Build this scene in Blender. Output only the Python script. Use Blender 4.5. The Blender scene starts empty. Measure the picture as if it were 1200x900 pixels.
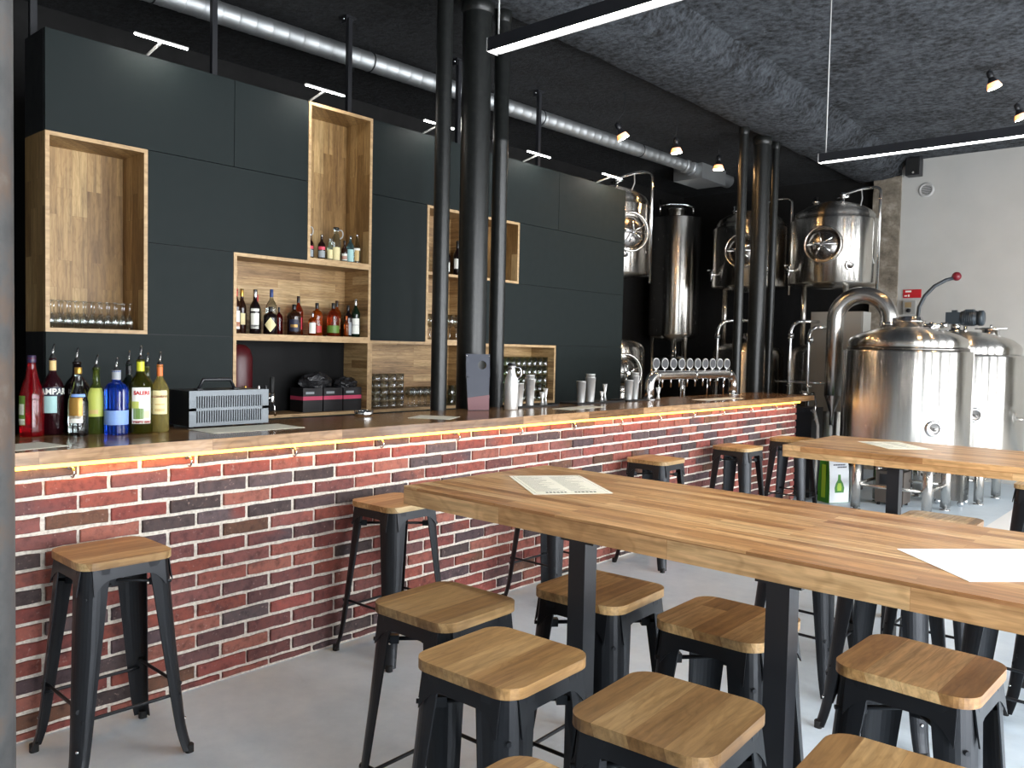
import bpy, bmesh, math, random
from mathutils import Vector, Matrix, Euler
random.seed(7)
PI = math.pi
COL = bpy.context.scene.collection

# ------------------------------------------------------------------ mesh helpers
class M:
    """collects shapes for one mesh object"""
    def __init__(s): s.bm = bmesh.new(); s.mi = 0; s.sm = []
    def _f(s, vs, smooth=False):
        try: f = s.bm.faces.new(vs)
        except ValueError: return None
        f.material_index = s.mi; f.smooth = smooth; return f
    def box(s, x0, x1, y0, y1, z0, z1, mtx=None):
        c = [(x0,y0,z0),(x1,y0,z0),(x1,y1,z0),(x0,y1,z0),(x0,y0,z1),(x1,y0,z1),(x1,y1,z1),(x0,y1,z1)]
        v = [s.bm.verts.new(mtx @ Vector(p) if mtx else p) for p in c]
        for q in ((3,2,1,0),(4,5,6,7),(0,1,5,4),(1,2,6,5),(2,3,7,6),(3,0,4,7)): s._f([v[i] for i in q])
        return s
    def lathe(s, prof, seg=24, org=(0,0,0), mtx=None, a0=0, a1=2*PI, smooth=True):
        """prof: list of (r, z); rotates about z"""
        full = abs(a1-a0-2*PI) < 1e-6
        n = seg if full else seg+1
        rings = []
        for r, z in prof:
            if r < 1e-6:
                p = Vector((org[0], org[1], org[2]+z)); rings.append([s.bm.verts.new(mtx @ p if mtx else p)])
            else:
                ring = []
                for k in range(n):
                    a = a0+(a1-a0)*k/seg
                    p = Vector((org[0]+r*math.cos(a), org[1]+r*math.sin(a), org[2]+z)); ring.append(s.bm.verts.new(mtx @ p if mtx else p))
                rings.append(ring)
        m = seg
        for A, B in zip(rings, rings[1:]):
            for k in range(m):
                k2 = (k+1) % n
                if len(A) == 1 and len(B) == 1: continue
                if len(A) == 1: s._f([A[0], B[k2], B[k]], smooth)
                elif len(B) == 1: s._f([A[k], A[k2], B[0]], smooth)
                else: s._f([A[k], A[k2], B[k2], B[k]], smooth)
        return s
    def tube(s, pts, r, seg=10, cap=True, smooth=True):
        """round tube along a path; r a number or a list"""
        pts = [Vector(p) for p in pts]; n = len(pts)
        rs = r if isinstance(r, (list, tuple)) else [r]*n
        t0 = (pts[1]-pts[0]).normalized()
        up = Vector((0,0,1)) if abs(t0.z) < .9 else Vector((1,0,0))
        nrm = t0.cross(up).normalized(); rings = []
        for i, p in enumerate(pts):
            t = ((pts[min(i+1,n-1)]-pts[max(i-1,0)])).normalized()
            nrm = (nrm - t*nrm.dot(t)).normalized(); b = t.cross(nrm)
            rings.append([s.bm.verts.new(p+(nrm*math.cos(2*PI*k/seg)+b*math.sin(2*PI*k/seg))*rs[i]) for k in range(seg)])
        for A, B in zip(rings, rings[1:]):
            for k in range(seg): s._f([A[k], A[(k+1)%seg], B[(k+1)%seg], B[k]], smooth)
        if cap: s._f(list(reversed(rings[0]))); s._f(rings[-1])
        return s
    def loft(s, loops, cap=True, smooth=False, closed=True):
        rings = [[s.bm.verts.new(p) for p in L] for L in loops]
        n = len(rings[0])
        for A, B in zip(rings, rings[1:]):
            for k in range(n if closed else n-1): s._f([A[k], A[(k+1)%n], B[(k+1)%n], B[k]], smooth)
        if cap and closed: s._f(list(reversed(rings[0]))); s._f(rings[-1])
        return s
    def prism(s, poly, d, mtx=None):
        """poly (x, y) extruded from z=0 to z=d"""
        A = [(x,y,0) for x,y in poly]; B = [(x,y,d) for x,y in poly]
        if mtx: A = [mtx @ Vector(p) for p in A]; B = [mtx @ Vector(p) for p in B]
        return s.loft([A,B])
    def bevel(s, w, seg=2, ang=40):
        es = [e for e in s.bm.edges if len(e.link_faces)==2 and e.calc_face_angle(0) > math.radians(ang)]
        bmesh.ops.bevel(s.bm, geom=es, offset=w, segments=seg, affect='EDGES', profile=.6, clamp_overlap=True); return s

def obj(name, m, mats, parent=None, loc=None):
    bmesh.ops.recalc_face_normals(m.bm, faces=m.bm.faces)
    me = bpy.data.meshes.new(name); m.bm.to_mesh(me); m.bm.free()
    for k in (mats if isinstance(mats,(list,tuple)) else [mats]): me.materials.append(k)
    o = bpy.data.objects.new(name, me); COL.objects.link(o)
    if parent is not None: o.parent = parent
    if loc is not None: o.location = loc
    return o
def tag(o, label=None, cat=None, group=None, kind=None):
    if label: o['label'] = label
    if cat: o['category'] = cat
    if group: o['group'] = group
    if kind: o['kind'] = kind
    return o
def thing(name, label, cat, loc=(0,0,0), rz=0, group=None):
    o = bpy.data.objects.new(name, None); COL.objects.link(o); o.empty_display_size = .1
    o.location = loc; o.rotation_euler = (0,0,rz); return tag(o, label, cat, group)
def dup(root, loc, rz, label, group=None, rot=None):
    r = root.copy(); COL.objects.link(r); r.location = loc; r.rotation_euler = rot or (0,0,rz); r['label'] = label
    if group: r['group'] = group
    for ch in list(root.children):
        c = ch.copy(); COL.objects.link(c); c.parent = r
        for g in ch.children:
            d = g.copy(); COL.objects.link(d); d.parent = c
    return r
def arc(c, r, a0, a1, n, u=(1,0,0), v=(0,0,1)):
    c, u, v = Vector(c), Vector(u), Vector(v)
    return [c + u*r*math.cos(a0+(a1-a0)*k/n) + v*r*math.sin(a0+(a1-a0)*k/n) for k in range(n+1)]
def rrect(hx, hy, r, n=6):
    P = []
    for cx, cy, a in ((1,1,0),(-1,1,PI/2),(-1,-1,PI),(1,-1,1.5*PI)):
        for k in range(n+1):
            t = a+PI/2*k/n; P.append((cx*(hx-r)+r*math.cos(t), cy*(hy-r)+r*math.sin(t)))
    return P

# ------------------------------------------------------------------ materials
def srgb(r, g, b):
    f = lambda c: (c/255/12.92 if c/255 <= .04045 else ((c/255+.055)/1.055)**2.4)
    return (f(r), f(g), f(b), 1)
class N:
    def __init__(s, name):
        s.m = bpy.data.materials.new(name); s.m.use_nodes = True; s.t = s.m.node_tree; s.b = s.t.nodes['Principled BSDF']
    def n(s, typ, **k):
        o = s.t.nodes.new(typ)
        for a, v in k.items(): setattr(o, a, v)
        return o
    def l(s, a, b): s.t.links.new(a, b)
    def set(s, **k):
        for a, v in k.items(): s.b.inputs[a.replace('_',' ')].default_value = v
        return s
    def math(s, op, a, b=None):
        o = s.n('ShaderNodeMath', operation=op)
        for i, v in enumerate((a, b)):
            if v is None: continue
            if isinstance(v, (int, float)): o.inputs[i].default_value = v
            else: s.l(v, o.inputs[i])
        return o.outputs[0]
    def ramp(s, fac, stops):
        r = s.n('ShaderNodeValToRGB'); e = r.color_ramp.elements
        while len(e) < len(stops): e.new(.5)
        for i, (p, c) in enumerate(stops): e[i].position = p; e[i].color = c
        s.l(fac, r.inputs[0]); return r.outputs[0]
    def noise(s, vec, scale, detail=3, rough=.5):
        o = s.n('ShaderNodeTexNoise'); o.inputs['Scale'].default_value = scale; o.inputs['Detail'].default_value = detail; o.inputs['Roughness'].default_value = rough
        if vec is not None: s.l(vec, o.inputs['Vector'])
        return o.outputs[0]
    def coord(s): return s.n('ShaderNodeTexCoord').outputs['Object']
    def mix(s, fac, a, b, mode='MIX'):
        o = s.n('ShaderNodeMix', data_type='RGBA', blend_type=mode)
        for sock, v in ((o.inputs['Factor'], fac), (o.inputs[6], a), (o.inputs[7], b)):
            if isinstance(v, (int, float, tuple)): sock.default_value = v
            else: s.l(v, sock)
        return o.outputs[2]
    def bump(s, h, strength, dist):
        o = s.n('ShaderNodeBump'); o.inputs['Strength'].default_value = strength; o.inputs['Distance'].default_value = dist
        s.l(h, o.inputs['Height']); s.l(o.outputs[0], s.b.inputs['Normal'])
def plain(name, col, rough=.5, metal=0, **k):
    a = N(name).set(Base_Color=col, Roughness=rough, Metallic=metal, **k)
    # a little unevenness, so that no surface is perfectly flat
    n = a.noise(a.coord(), 14, 4)
    a.l(a.math('ADD', a.math('MULTIPLY', n, .16), max(rough-.08, 0)), a.b.inputs['Roughness'])
    return a.m
def emit(name, col, strength):
    a = N(name).set(Base_Color=(0.8,.8,.8,1)); a.b.inputs['Emission Color'].default_value = col; a.b.inputs['Emission Strength'].default_value = strength
    return a.m
def wood(name, tones, u, sw, sl, rough=.4, rand=False, grain=.5, spec=.5, zk=.35, hs=False):
    a = N(name); c = a.coord()
    if rand:
        inf = a.n('ShaderNodeObjectInfo').outputs['Random']
        add = a.n('ShaderNodeVectorMath', operation='ADD'); cx = a.n('ShaderNodeCombineXYZ')
        a.l(a.math('MULTIPLY', inf, 7.3), cx.inputs[0]); a.l(a.math('MULTIPLY', inf, 13.1), cx.inputs[1])
        a.l(c, add.inputs[0]); a.l(cx.outputs[0], add.inputs[1]); c = add.outputs[0]
    sp = a.n('ShaderNodeSeparateXYZ'); a.l(c, sp.inputs[0]); ax = [sp.outputs[i] for i in range(3)]
    U = ax[u]; o1, o2 = [ax[i] for i in range(3) if i != u]; V = a.math('ADD', o1, o2) if u == 2 else a.math('ADD', o1, a.math('MULTIPLY', o2, zk))
    if hs: U = a.math('ADD', ax[0], ax[1]); V = ax[2]; o1, o2 = ax[2], ax[2]
    cv = a.n('ShaderNodeCombineXYZ'); a.l(U, cv.inputs[0]); a.l(V, cv.inputs[1])
    b = a.n('ShaderNodeTexBrick'); b.offset = .37; b.offset_frequency = 2
    for k, v in (('Color1',(0,0,0,1)),('Color2',(1,1,1,1)),('Mortar',(.12,.12,.12,1)),('Scale',1),('Mortar Size',.0006),('Mortar Smooth',.3),('Bias',0),('Brick Width',sl),('Row Height',sw)): b.inputs[k].default_value = v
    a.l(cv.outputs[0], b.inputs['Vector'])
    # every stave has its own piece of grain: the stave's random grey shifts the lookup
    gv = a.n('ShaderNodeCombineXYZ'); off = a.math('MULTIPLY', b.outputs['Color'], 9.0)
    a.l(a.math('ADD', a.math('MULTIPLY', U, 2.2), off), gv.inputs[0]); a.l(a.math('MULTIPLY', o1, 34), gv.inputs[1]); a.l(a.math('MULTIPLY', o2, 34), gv.inputs[2])
    g = a.noise(gv.outputs[0], 1.6, 7, .62)
    gv2 = a.n('ShaderNodeCombineXYZ'); a.l(a.math('ADD', a.math('MULTIPLY', U, 1.1), off), gv2.inputs[0]); a.l(a.math('MULTIPLY', V, 5), gv2.inputs[1])
    g2 = a.noise(gv2.outputs[0], 3.0, 3, .5)
    wv = a.math('SINE', a.math('MULTIPLY', g2, 60.0)); 
    fac = a.math('ADD', a.math('MULTIPLY', b.outputs['Color'], .62), a.math('MULTIPLY', g2, .38))
    n = len(tones); col = a.ramp(fac, [(.12+.76*i/(n-1), t) for i, t in enumerate(tones)])
    gr = a.ramp(g, [(.32, (1-grain,1-grain*1.06,1-grain*1.15,1)), (.62, (1,1,1,1))])
    wr = a.ramp(a.math('MULTIPLY', a.math('ADD', wv, 1.0), .5), [(0, (.86,.84,.8,1)), (.5, (1,1,1,1))])
    res = a.mix(1, a.mix(1, col, gr, 'MULTIPLY'), wr, 'MULTIPLY')
    if rand:   # each seat has its own multiplier: wood variation plus painted shade
        at = a.n('ShaderNodeAttribute', attribute_type='OBJECT', attribute_name='tone_shade'); res = a.mix(1, res, at.outputs['Color'], 'MULTIPLY')
    a.l(res, a.b.inputs['Base Color'])
    a.b.inputs['Roughness'].default_value = rough; a.b.inputs['Specular IOR Level'].default_value = spec
    a.bump(g, .12, .002); return a.m

OAK = [srgb(126,93,54), srgb(154,121,74), srgb(172,138,90), srgb(196,165,114)]
PALE = [srgb(134,101,64), srgb(168,134,90), srgb(190,157,110), srgb(208,179,134)]
m_table = wood('butcher_block_oak', [srgb(146,94,54), srgb(198,148,98), srgb(216,170,118), srgb(232,196,146)], 0, .043, .62, .33)
m_bartop = wood('bar_top_wood', [srgb(108,76,48), srgb(138,102,68), srgb(162,124,86), srgb(180,142,102)], 1, .05, .7, .2)
m_niche_v = wood('oak_vertical_staves', OAK, 2, .085, .42, .5)
m_niche_h = wood('oak_horizontal_staves', PALE, 1, .06, .5, .5, hs=True)
m_edge = wood('pale_oak_edge', [srgb(186,152,110), srgb(204,172,128), srgb(214,184,142)], 1, .5, 2.0, .5, grain=.25)
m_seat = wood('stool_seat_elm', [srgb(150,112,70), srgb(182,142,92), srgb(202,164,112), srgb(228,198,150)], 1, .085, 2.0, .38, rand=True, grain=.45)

ANR = .25
def steel(name, col=(.62,.6,.57,1), rough=.17, wav=.35, aniso=0):
    a = N(name).set(Base_Color=col, Metallic=1, Roughness=rough)
    if aniso:
        a.set(Anisotropic=aniso, Anisotropic_Rotation=ANR); tg = a.n('ShaderNodeTangent', direction_type='RADIAL', axis='Z'); a.l(tg.outputs[0], a.b.inputs['Tangent'])
    mp = a.n('ShaderNodeMapping'); mp.inputs['Scale'].default_value = (1,1,.06); a.l(a.coord(), mp.inputs[0])
    h = a.noise(mp.outputs[0], 7, 2); a.bump(h, wav, .02)
    g = a.noise(mp.outputs[0], 160, 2); a.l(a.math('ADD', a.math('MULTIPLY', g, .14), rough-.07), a.b.inputs['Roughness']); return a.m
m_steel = steel('brushed_stainless_steel', (.62,.60,.56,1), .24, .08, 1.0)
m_pipe = steel('pipe_steel', (.60,.58,.55,1), .24, .15)
m_steel_dk = steel('tank_door_steel', (.20,.19,.18,1), .25)
m_chrome = plain('polished_chrome', (.72,.72,.72,1), .12, 1)
m_duct = steel('galvanised_duct', (.50,.52,.53,1), .55, .4)
m_black = plain('black_powder_coat', srgb(30,31,35), .42)
m_stool = plain('stool_dark_metal', srgb(37,39,43), .36, .5)
m_rubber = plain('black_rubber', srgb(18,18,18), .7)
m_iron = N('cast_iron_paint'); _n = m_iron.noise(m_iron.coord(), 30, 6, .6)
m_iron.l(m_iron.ramp(_n, [(.3, srgb(13,14,14)), (.6, srgb(24,26,25)), (.8, srgb(42,40,37))]), m_iron.b.inputs['Base Color']); m_iron.set(Roughness=.36, Specular_IOR_Level=.4); m_iron.bump(_n, .2, .003); m_iron = m_iron.m
m_rust = N('scuffed_iron'); _n = m_rust.noise(m_rust.coord(), 6, 7, .65)
m_rust.l(m_rust.ramp(_n, [(.3, srgb(46,48,50)), (.5, srgb(74,74,74)), (.62, srgb(86,74,66)), (.78, srgb(112,111,106))]), m_rust.b.inputs['Base Color']); m_rust.set(Roughness=.5, Metallic=.3); m_rust.bump(_n, .25, .004); m_rust = m_rust.m
m_panel = plain('dark_slate_laminate', srgb(28,35,35), .6, Specular_IOR_Level=.16)
m_panel_side = plain('dark_side_laminate', srgb(20,22,24), .5)
m_blackwall = plain('matt_black_paint', srgb(11,10,10), .85)
m_plate = plain('grey_plate', srgb(178,178,176), .5)
m_void = plain('black_backing', srgb(8,8,9), .6, Specular_IOR_Level=.2)

def ceiling_mat(name, c0, c1):
    a = N(name).set(Roughness=.95); c = a.coord()
    n1 = a.noise(c, 17, 8, .72); n2 = a.noise(c, 2.2, 3)
    f = a.math('ADD', a.math('MULTIPLY', n1, .75), a.math('MULTIPLY', n2, .25))
    a.l(a.ramp(f, [(.40, c0), (.60, c1)]), a.b.inputs['Base Color']); a.bump(n1, 1, .14); return a.m
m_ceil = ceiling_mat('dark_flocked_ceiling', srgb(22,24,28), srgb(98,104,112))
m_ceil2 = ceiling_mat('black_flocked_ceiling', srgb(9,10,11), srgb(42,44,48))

def floor_mat():
    a = N('polished_concrete'); c = a.coord()
    n1 = a.noise(c, 1.1, 6, .6); n2 = a.noise(c, 9, 5, .65); f = a.math('ADD', a.math('MULTIPLY', n1, .6), a.math('MULTIPLY', n2, .4))
    a.l(a.ramp(f, [(.28, srgb(154,170,182)), (.42, srgb(192,207,219)), (.56, srgb(206,219,229)), (.75, srgb(220,231,239))]), a.b.inputs['Base Color'])
    a.l(a.math('ADD', a.math('MULTIPLY', n2, .3), .22), a.b.inputs['Roughness']); a.bump(n2, .1, .004); return a.m
m_floor = floor_mat()
def wall_mat(name, col):
    a = N(name).set(Roughness=.8); n = a.noise(a.coord(), 3, 5)
    a.l(a.ramp(n, [(.3, tuple(v*.93 for v in col[:3])+(1,)), (.7, col)]), a.b.inputs['Base Color']); a.bump(a.noise(a.coord(), 60, 3), .08, .003); return a.m
m_white = wall_mat('white_plaster', srgb(184,183,179))
m_stone = N('rough_stone'); _n = m_stone.noise(m_stone.coord(), 9, 8, .7); _n2 = m_stone.noise(m_stone.coord(), 2.6, 3)
m_stone.l(m_stone.ramp(m_stone.math('ADD', m_stone.math('MULTIPLY', _n, .55), m_stone.math('MULTIPLY', _n2, .45)), [(.34, srgb(88,80,70)), (.5, srgb(136,127,113)), (.64, srgb(178,170,158))]), m_stone.b.inputs['Base Color']); m_stone.set(Roughness=.95); m_stone.bump(_n, .9, .03); m_stone = m_stone.m

m_brick = N('old_red_brick'); at = m_brick.n('ShaderNodeVertexColor'); at.layer_name = 'brick_tint'
_n = m_brick.noise(m_brick.coord(), 26, 7, .65); _s = m_brick.noise(m_brick.coord(), 7, 4, .6)
_c = m_brick.mix(1, at.outputs[0], m_brick.ramp(_n, [(.3, (.5,.46,.46,1)), (.5, (1,1,1,1)), (.72, (1.25,1.1,1.0,1))]), 'MULTIPLY')
_c = m_brick.mix(m_brick.ramp(_s, [(.58, (0,0,0,1)), (.72, (.5,.5,.5,1))]), _c, srgb(46,38,44))
_d = m_brick.noise(m_brick.coord(), 55, 4, .6)
m_brick.l(m_brick.mix(m_brick.ramp(_d, [(.62, (0,0,0,1)), (.74, (.45,.45,.45,1))]), _c, srgb(176,150,140)), m_brick.b.inputs['Base Color']); m_brick.set(Roughness=.85); m_brick.bump(_n, .5, .006); m_brick = m_brick.m
m_mortar = N('lime_mortar'); _n = m_mortar.noise(m_mortar.coord(), 70, 5); m_mortar.l(m_mortar.ramp(_n, [(.3, srgb(186,176,164)), (.6, srgb(222,214,202))]), m_mortar.b.inputs['Base Color']); m_mortar.set(Roughness=.95); m_mortar.bump(_n, .5, .006); m_mortar = m_mortar.m

def glass(name, col=(1,1,1,1), rough=.02, trans=1, ior=1.45):
    return N(name).set(Base_Color=col, Roughness=rough, Transmission_Weight=trans, IOR=ior).m
def thin_glass(name, tint=(1,1,1,1)):
    a = N(name); t = a.n('ShaderNodeBsdfTransparent'); t.inputs[0].default_value = tint
    g = a.n('ShaderNodeBsdfGlossy'); g.inputs['Roughness'].default_value = .12
    lw = a.n('ShaderNodeLayerWeight'); lw.inputs[0].default_value = .42
    mx = a.n('ShaderNodeMixShader'); a.l(a.math('ADD', a.math('MULTIPLY', lw.outputs['Facing'], .75), .10), mx.inputs[0]); a.l(t.outputs[0], mx.inputs[1]); a.l(g.outputs[0], mx.inputs[2])
    a.l(mx.outputs[0], a.t.nodes['Material Output'].inputs[0]); return a.m
m_glass = thin_glass('clear_drinking_glass', (.93,.95,.93,1))
m_led = emit('white_led', (1,.95,.88,1), 42)
m_ledbar = emit('white_led_bar', (1,.98,.95,1), 26)
m_led2 = emit('cool_white_led', (.95,.97,1,1), 9)
m_warm = emit('warm_led_tape', (1,.47,.045,1), 4.5); m_warm.node_tree.nodes['Principled BSDF'].inputs['Base Color'].default_value = (.25,.15,.03,1)
m_bulb = emit('warm_bulb', (1,.58,.24,1), 120)
m_amber = emit('glowing_amber_glass', (1,.32,.06,1), .9)
m_tin = plain('satin_steel', (.92,.92,.90,1), .42, .8)
m_paper = plain('cream_paper', srgb(244,240,222), .6)
m_paper_w = plain('white_paper', srgb(250,250,250), .6)
m_ink = plain('grey_ink', srgb(120,116,100), .7)
m_inkd = plain('dark_ink', srgb(52,48,42), .7)
m_red = plain('red_plastic', srgb(184,26,34), .4)
m_cab = plain('grey_enclosure', srgb(150,150,146), .5)
m_motor = plain('blue_grey_motor_paint', srgb(48,58,66), .4)

# ------------------------------------------------------------------ camera
cam = bpy.data.cameras.new('camera'); co = bpy.data.objects.new('camera', cam); COL.objects.link(co)
yaw, pit, rol, fpx = .72306, .042693, .0215, 965.7
F = Vector((-math.sin(yaw)*math.cos(pit), math.cos(yaw)*math.cos(pit), -math.sin(pit)))
R0 = Vector((math.cos(yaw), math.sin(yaw), 0)); U0 = R0.cross(F)
R = math.cos(rol)*R0 + math.sin(rol)*U0; U = -math.sin(rol)*R0 + math.cos(rol)*U0
co.matrix_world = Matrix(((R.x,U.x,-F.x,0),(R.y,U.y,-F.y,0),(R.z,U.z,-F.z,1.55),(0,0,0,1)))
cam.sensor_width = 36; cam.lens = fpx/1200*36; cam.clip_start = .05
bpy.context.scene.camera = co

# ------------------------------------------------------------------ room
XL, XR, YF, YB, ZC = -6.9, 2.4, -3.2, 11.75, 4.16
def struct(name, m, mat): return tag(obj(name, m, mat), kind='structure')
struct('floor', M().box(XL-.1, XR+.1, YF-.1, YB+.3, -.1, 0), m_floor)
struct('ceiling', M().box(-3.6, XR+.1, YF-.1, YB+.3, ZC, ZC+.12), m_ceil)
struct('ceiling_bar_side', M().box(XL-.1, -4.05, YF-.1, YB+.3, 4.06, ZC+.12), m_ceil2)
# plastered beam with soft, uneven edges
m = M(); loops = []; ny = 60
for j in range(ny+1):
    y = YF+(YB+.2-YF)*j/ny; w = lambda k: (random.random()-.5)*k; q = .15*min(1,max(0,(y-7)/4.4))
    cs = [(-4.14,4.1),(-4.13+w(.03),4.0+w(.02)),(-4.06+w(.02),3.955+w(.015)),(-3.75,3.945+w(.02)),(-3.45-q+w(.03),3.955+w(.015)),(-3.37-q+w(.02),4.0+w(.02)),(-3.34-q+w(.02),4.08),(-3.25-q+w(.04),4.165),(-3.3-q,4.24),(-4.14,4.24)]
    loops.append([(x,y,z) for x,z in cs])
struct('ceiling_beam', m.loft(loops, smooth=True), m_ceil)
struct('wall_left', M().box(XL-.1, XL, YF-.1, YB+.3, 0, ZC), m_blackwall)
struct('wall_back', M().box(-3.5, XR+.1, YB, YB+.2, 0, ZC), m_white)
struct('wall_recess', M().box(XL, -3.84, YB+.2, YB+.3, 0, ZC), m_blackwall)
m = M(); z = 0
while z < 3.96:
    hb_ = min(random.uniform(.34,.62), 3.97-z); e = lambda: random.uniform(-.012,.012); b_ = M()
    m.box(-3.855+e(), -3.495, YB-.035+e(), YB+.25, z, z+hb_-.004); m.box(-3.84, -3.497, YB-.015, YB+.25, z+hb_-.006, z+hb_); z += hb_
m.bevel(.012, 2, 60)
struct('wall_pier', m, m_stone)
# right wall: tall shop windows between piers; wall behind the camera likewise
def windowed(name, along, fixed, a0, a1, bays, z0, z1, th):
    m = M()
    def bx(u0,u1,za,zb,d=th):
        if along == 'y': m.box(fixed, fixed+d, u0, u1, za, zb)
        else: m.box(u0, u1, fixed-d, fixed, za, zb)
    bx(a0, a1, 0, z0); bx(a0, a1, z1, ZC); prev = a0
    for b0, b1 in bays: bx(prev, b0, z0, z1); prev = b1
    bx(prev, a1, z0, z1); struct(name, m, m_white)
    for i, (b0, b1) in enumerate(bays):
        f = M(); n = max(2, round((b1-b0)/1.0))
        for k in range(n+1):
            u = b0+(b1-b0)*k/n
            if along == 'y': f.box(fixed+.05, fixed+.1, u-.025, u+.025, z0, z1)
            else: f.box(u-.025, u+.025, fixed-.1, fixed-.05, z0, z1)
        for z in (z0+.02, z0+(z1-z0)*.72, z1-.02):
            if along == 'y': f.box(fixed+.05, fixed+.1, b0, b1, z-.025, z+.025)
            else: f.box(b0, b1, fixed-.1, fixed-.05, z-.025, z+.025)
        global NW; NW += 1
        struct('window_%d' % NW, f, m_black)
        L = bpy.data.lights.new('window_portal', 'AREA'); L.shape = 'RECTANGLE'; L.cycles.is_portal = True
        L.size, L.size_y = b1-b0, z1-z0
        lo = bpy.data.objects.new('window_portal', L); COL.objects.link(lo)
        if along == 'y': lo.location = (fixed+.15, (b0+b1)/2, (z0+z1)/2); lo.rotation_euler = Euler((PI/2, 0, PI/2))
        else: lo.location = ((b0+b1)/2, fixed-.15, (z0+z1)/2); lo.rotation_euler = Euler((-PI/2, 0, 0)) if True else None
NW = 0
windowed('wall_right', 'y', XR, YF, YB, [(-.3,1.4),(1.7,3.4),(4.2,5.4),(5.9,7.0),(7.6,8.6),(9.1,10.2)], .1, 3.05, .25)
struct('wall_front', M().box(XL, XR, YF-.2, YF, 0, ZC), m_white)

w = bpy.data.worlds.new('daylight'); bpy.context.scene.world = w; w.use_nodes = True
bg = w.node_tree.nodes['Background']; bg.inputs[0].default_value = (.93,.965,1,1); bg.inputs[1].default_value = 8.4

# ------------------------------------------------------------------ bar counter
XB = -3.43; YB0, YB1 = -.6, 8.36
bar = thing('bar_counter', 'long brick fronted bar with a thick wooden top and warm light under its edge', 'bar', (XB, 3.9, 0))
def rel(o, p):  # keep a world-built mesh in place under a parent
    o.parent = p; o.location = -Vector(p.location); return o
PAL = [srgb(132,70,64), srgb(124,62,56), srgb(138,80,70), srgb(114,60,56), srgb(104,62,60), srgb(142,88,76), srgb(92,62,62), srgb(120,74,70), srgb(128,68,58)]
DARK = [srgb(78,62,66), srgb(88,74,76), srgb(70,58,58), srgb(96,66,52)]
m = M(); m.mi = 0; m.box(XB-.10, XB-.012, YB0, YB1-.005, 0, 1.075)
m.mi = 1; cl = m.bm.loops.layers.float_color.new('brick_tint'); m.bm.faces.ensure_lookup_table()
rp, bp, hh = .0688, .2485, .0255
def brick(face_x, y0, y1, z0, z1, nx=1, end=None):
    """one weathered brick face with ragged outline, standing proud of the mortar"""
    n0 = len(m.bm.faces); k = 5; jit = lambda: random.uniform(-.0022,.0022)
    P = [(y0+(y1-y0)*i/k, z0+jit()) for i in range(k+1)] + [(y1+jit(), (z0+z1)/2)] + [(y1-(y1-y0)*i/k, z1+jit()) for i in range(k+1)] + [(y0+jit(), (z0+z1)/2)]
    cy, cz = (y0+y1)/2, (z0+z1)/2; d = random.uniform(-.002,.003)
    if end is None: L = [[(face_x-.02, y, z) for y,z in P], [(face_x-.003+d, y, z) for y,z in P], [(face_x+d, cy+(y-cy)*.975, cz+(z-cz)*.9) for y,z in P]]
    else: L = [[(y, end-.02, z) for y,z in P], [(y, end-.003, z) for y,z in P], [(cy+(y-cy)*.97, end, cz+(z-cz)*.9) for y,z in P]]
    m.loft(L); m.bm.faces.ensure_lookup_table()
    dark = random.random() < .24; a = random.choice(DARK if dark else PAL); b = random.choice(PAL if random.random() < .75 else DARK)
    half = random.random() < .22; s = random.uniform(.82,1.12); cut = y0+(y1-y0)*random.uniform(.25,.75)
    for f in m.bm.faces[n0:]:
        for lp in f.loops:
            t = b if half and lp.vert.co.y > cut else a
            lp[cl] = (t[0]*s, t[1]*s, t[2]*s, 1)
for r in range(16):
    zt = 1.068-r*rp; zb = max(zt-.0525, .012)
    if zt-zb < .012: break
    y = 1.302 + (0.122 if r % 2 else 0) - 12*bp
    while y < YB1:
        a, b = max(y+.008, YB0), min(y+bp-.008+random.uniform(-.004,.004), YB1)
        if b-a > .03: brick(XB, a, b, zb, zt)
        y += bp
rel(obj('brick_front', m, [m_mortar, m_brick]), bar)
m = M(); m.box(XB-.12, XB-.02, YB1-.06, YB1+.02, 0, 1.075); m.box(-3.98, XB-.09, YB1-.06, YB1+.02, 0, 1.075)
tag(rel(obj('end_panel', m, m_black), bar), 'black end panel')
# worktop, notched round the iron columns
COLS = [(-4.06,3.85,.054),(-4.10,4.20,.103),(-4.06,4.42,.056),(-4.06,8.24,.048),(-4.10,8.78,.093),(-4.05,9.02,.042)]
m = M(); ys = [YB0]; poly = [(-3.375,YB0),(-3.375,8.68)]
back = [(-4.04, 8.68)]
for x,y,r in sorted(COLS, key=lambda c:-c[1]):
    if y+r > 8.66: continue
    rr = r+.006; a0 = math.acos(min(1,(-4.04-x)/rr)) if abs(-4.04-x) < rr else PI/2
    back += [(x+rr*math.cos(t), y+rr*math.sin(t)) for t in [a0+(-2*a0)*k/10 for k in range(11)]]
back.append((-4.04, YB0))
m.prism(poly+back, .052, Matrix.Translation((0,0,1.073))); m.bevel(.004, 2, 60)
rel(obj('countertop', m, m_bartop), bar)
tag(rel(obj('led_tape', M().box(-3.416, -3.386, YB0+.05, YB1-.02, 1.057, 1.0725), m_warm), bar), 'glowing warm LED tape under the counter edge')
hp = None
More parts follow.
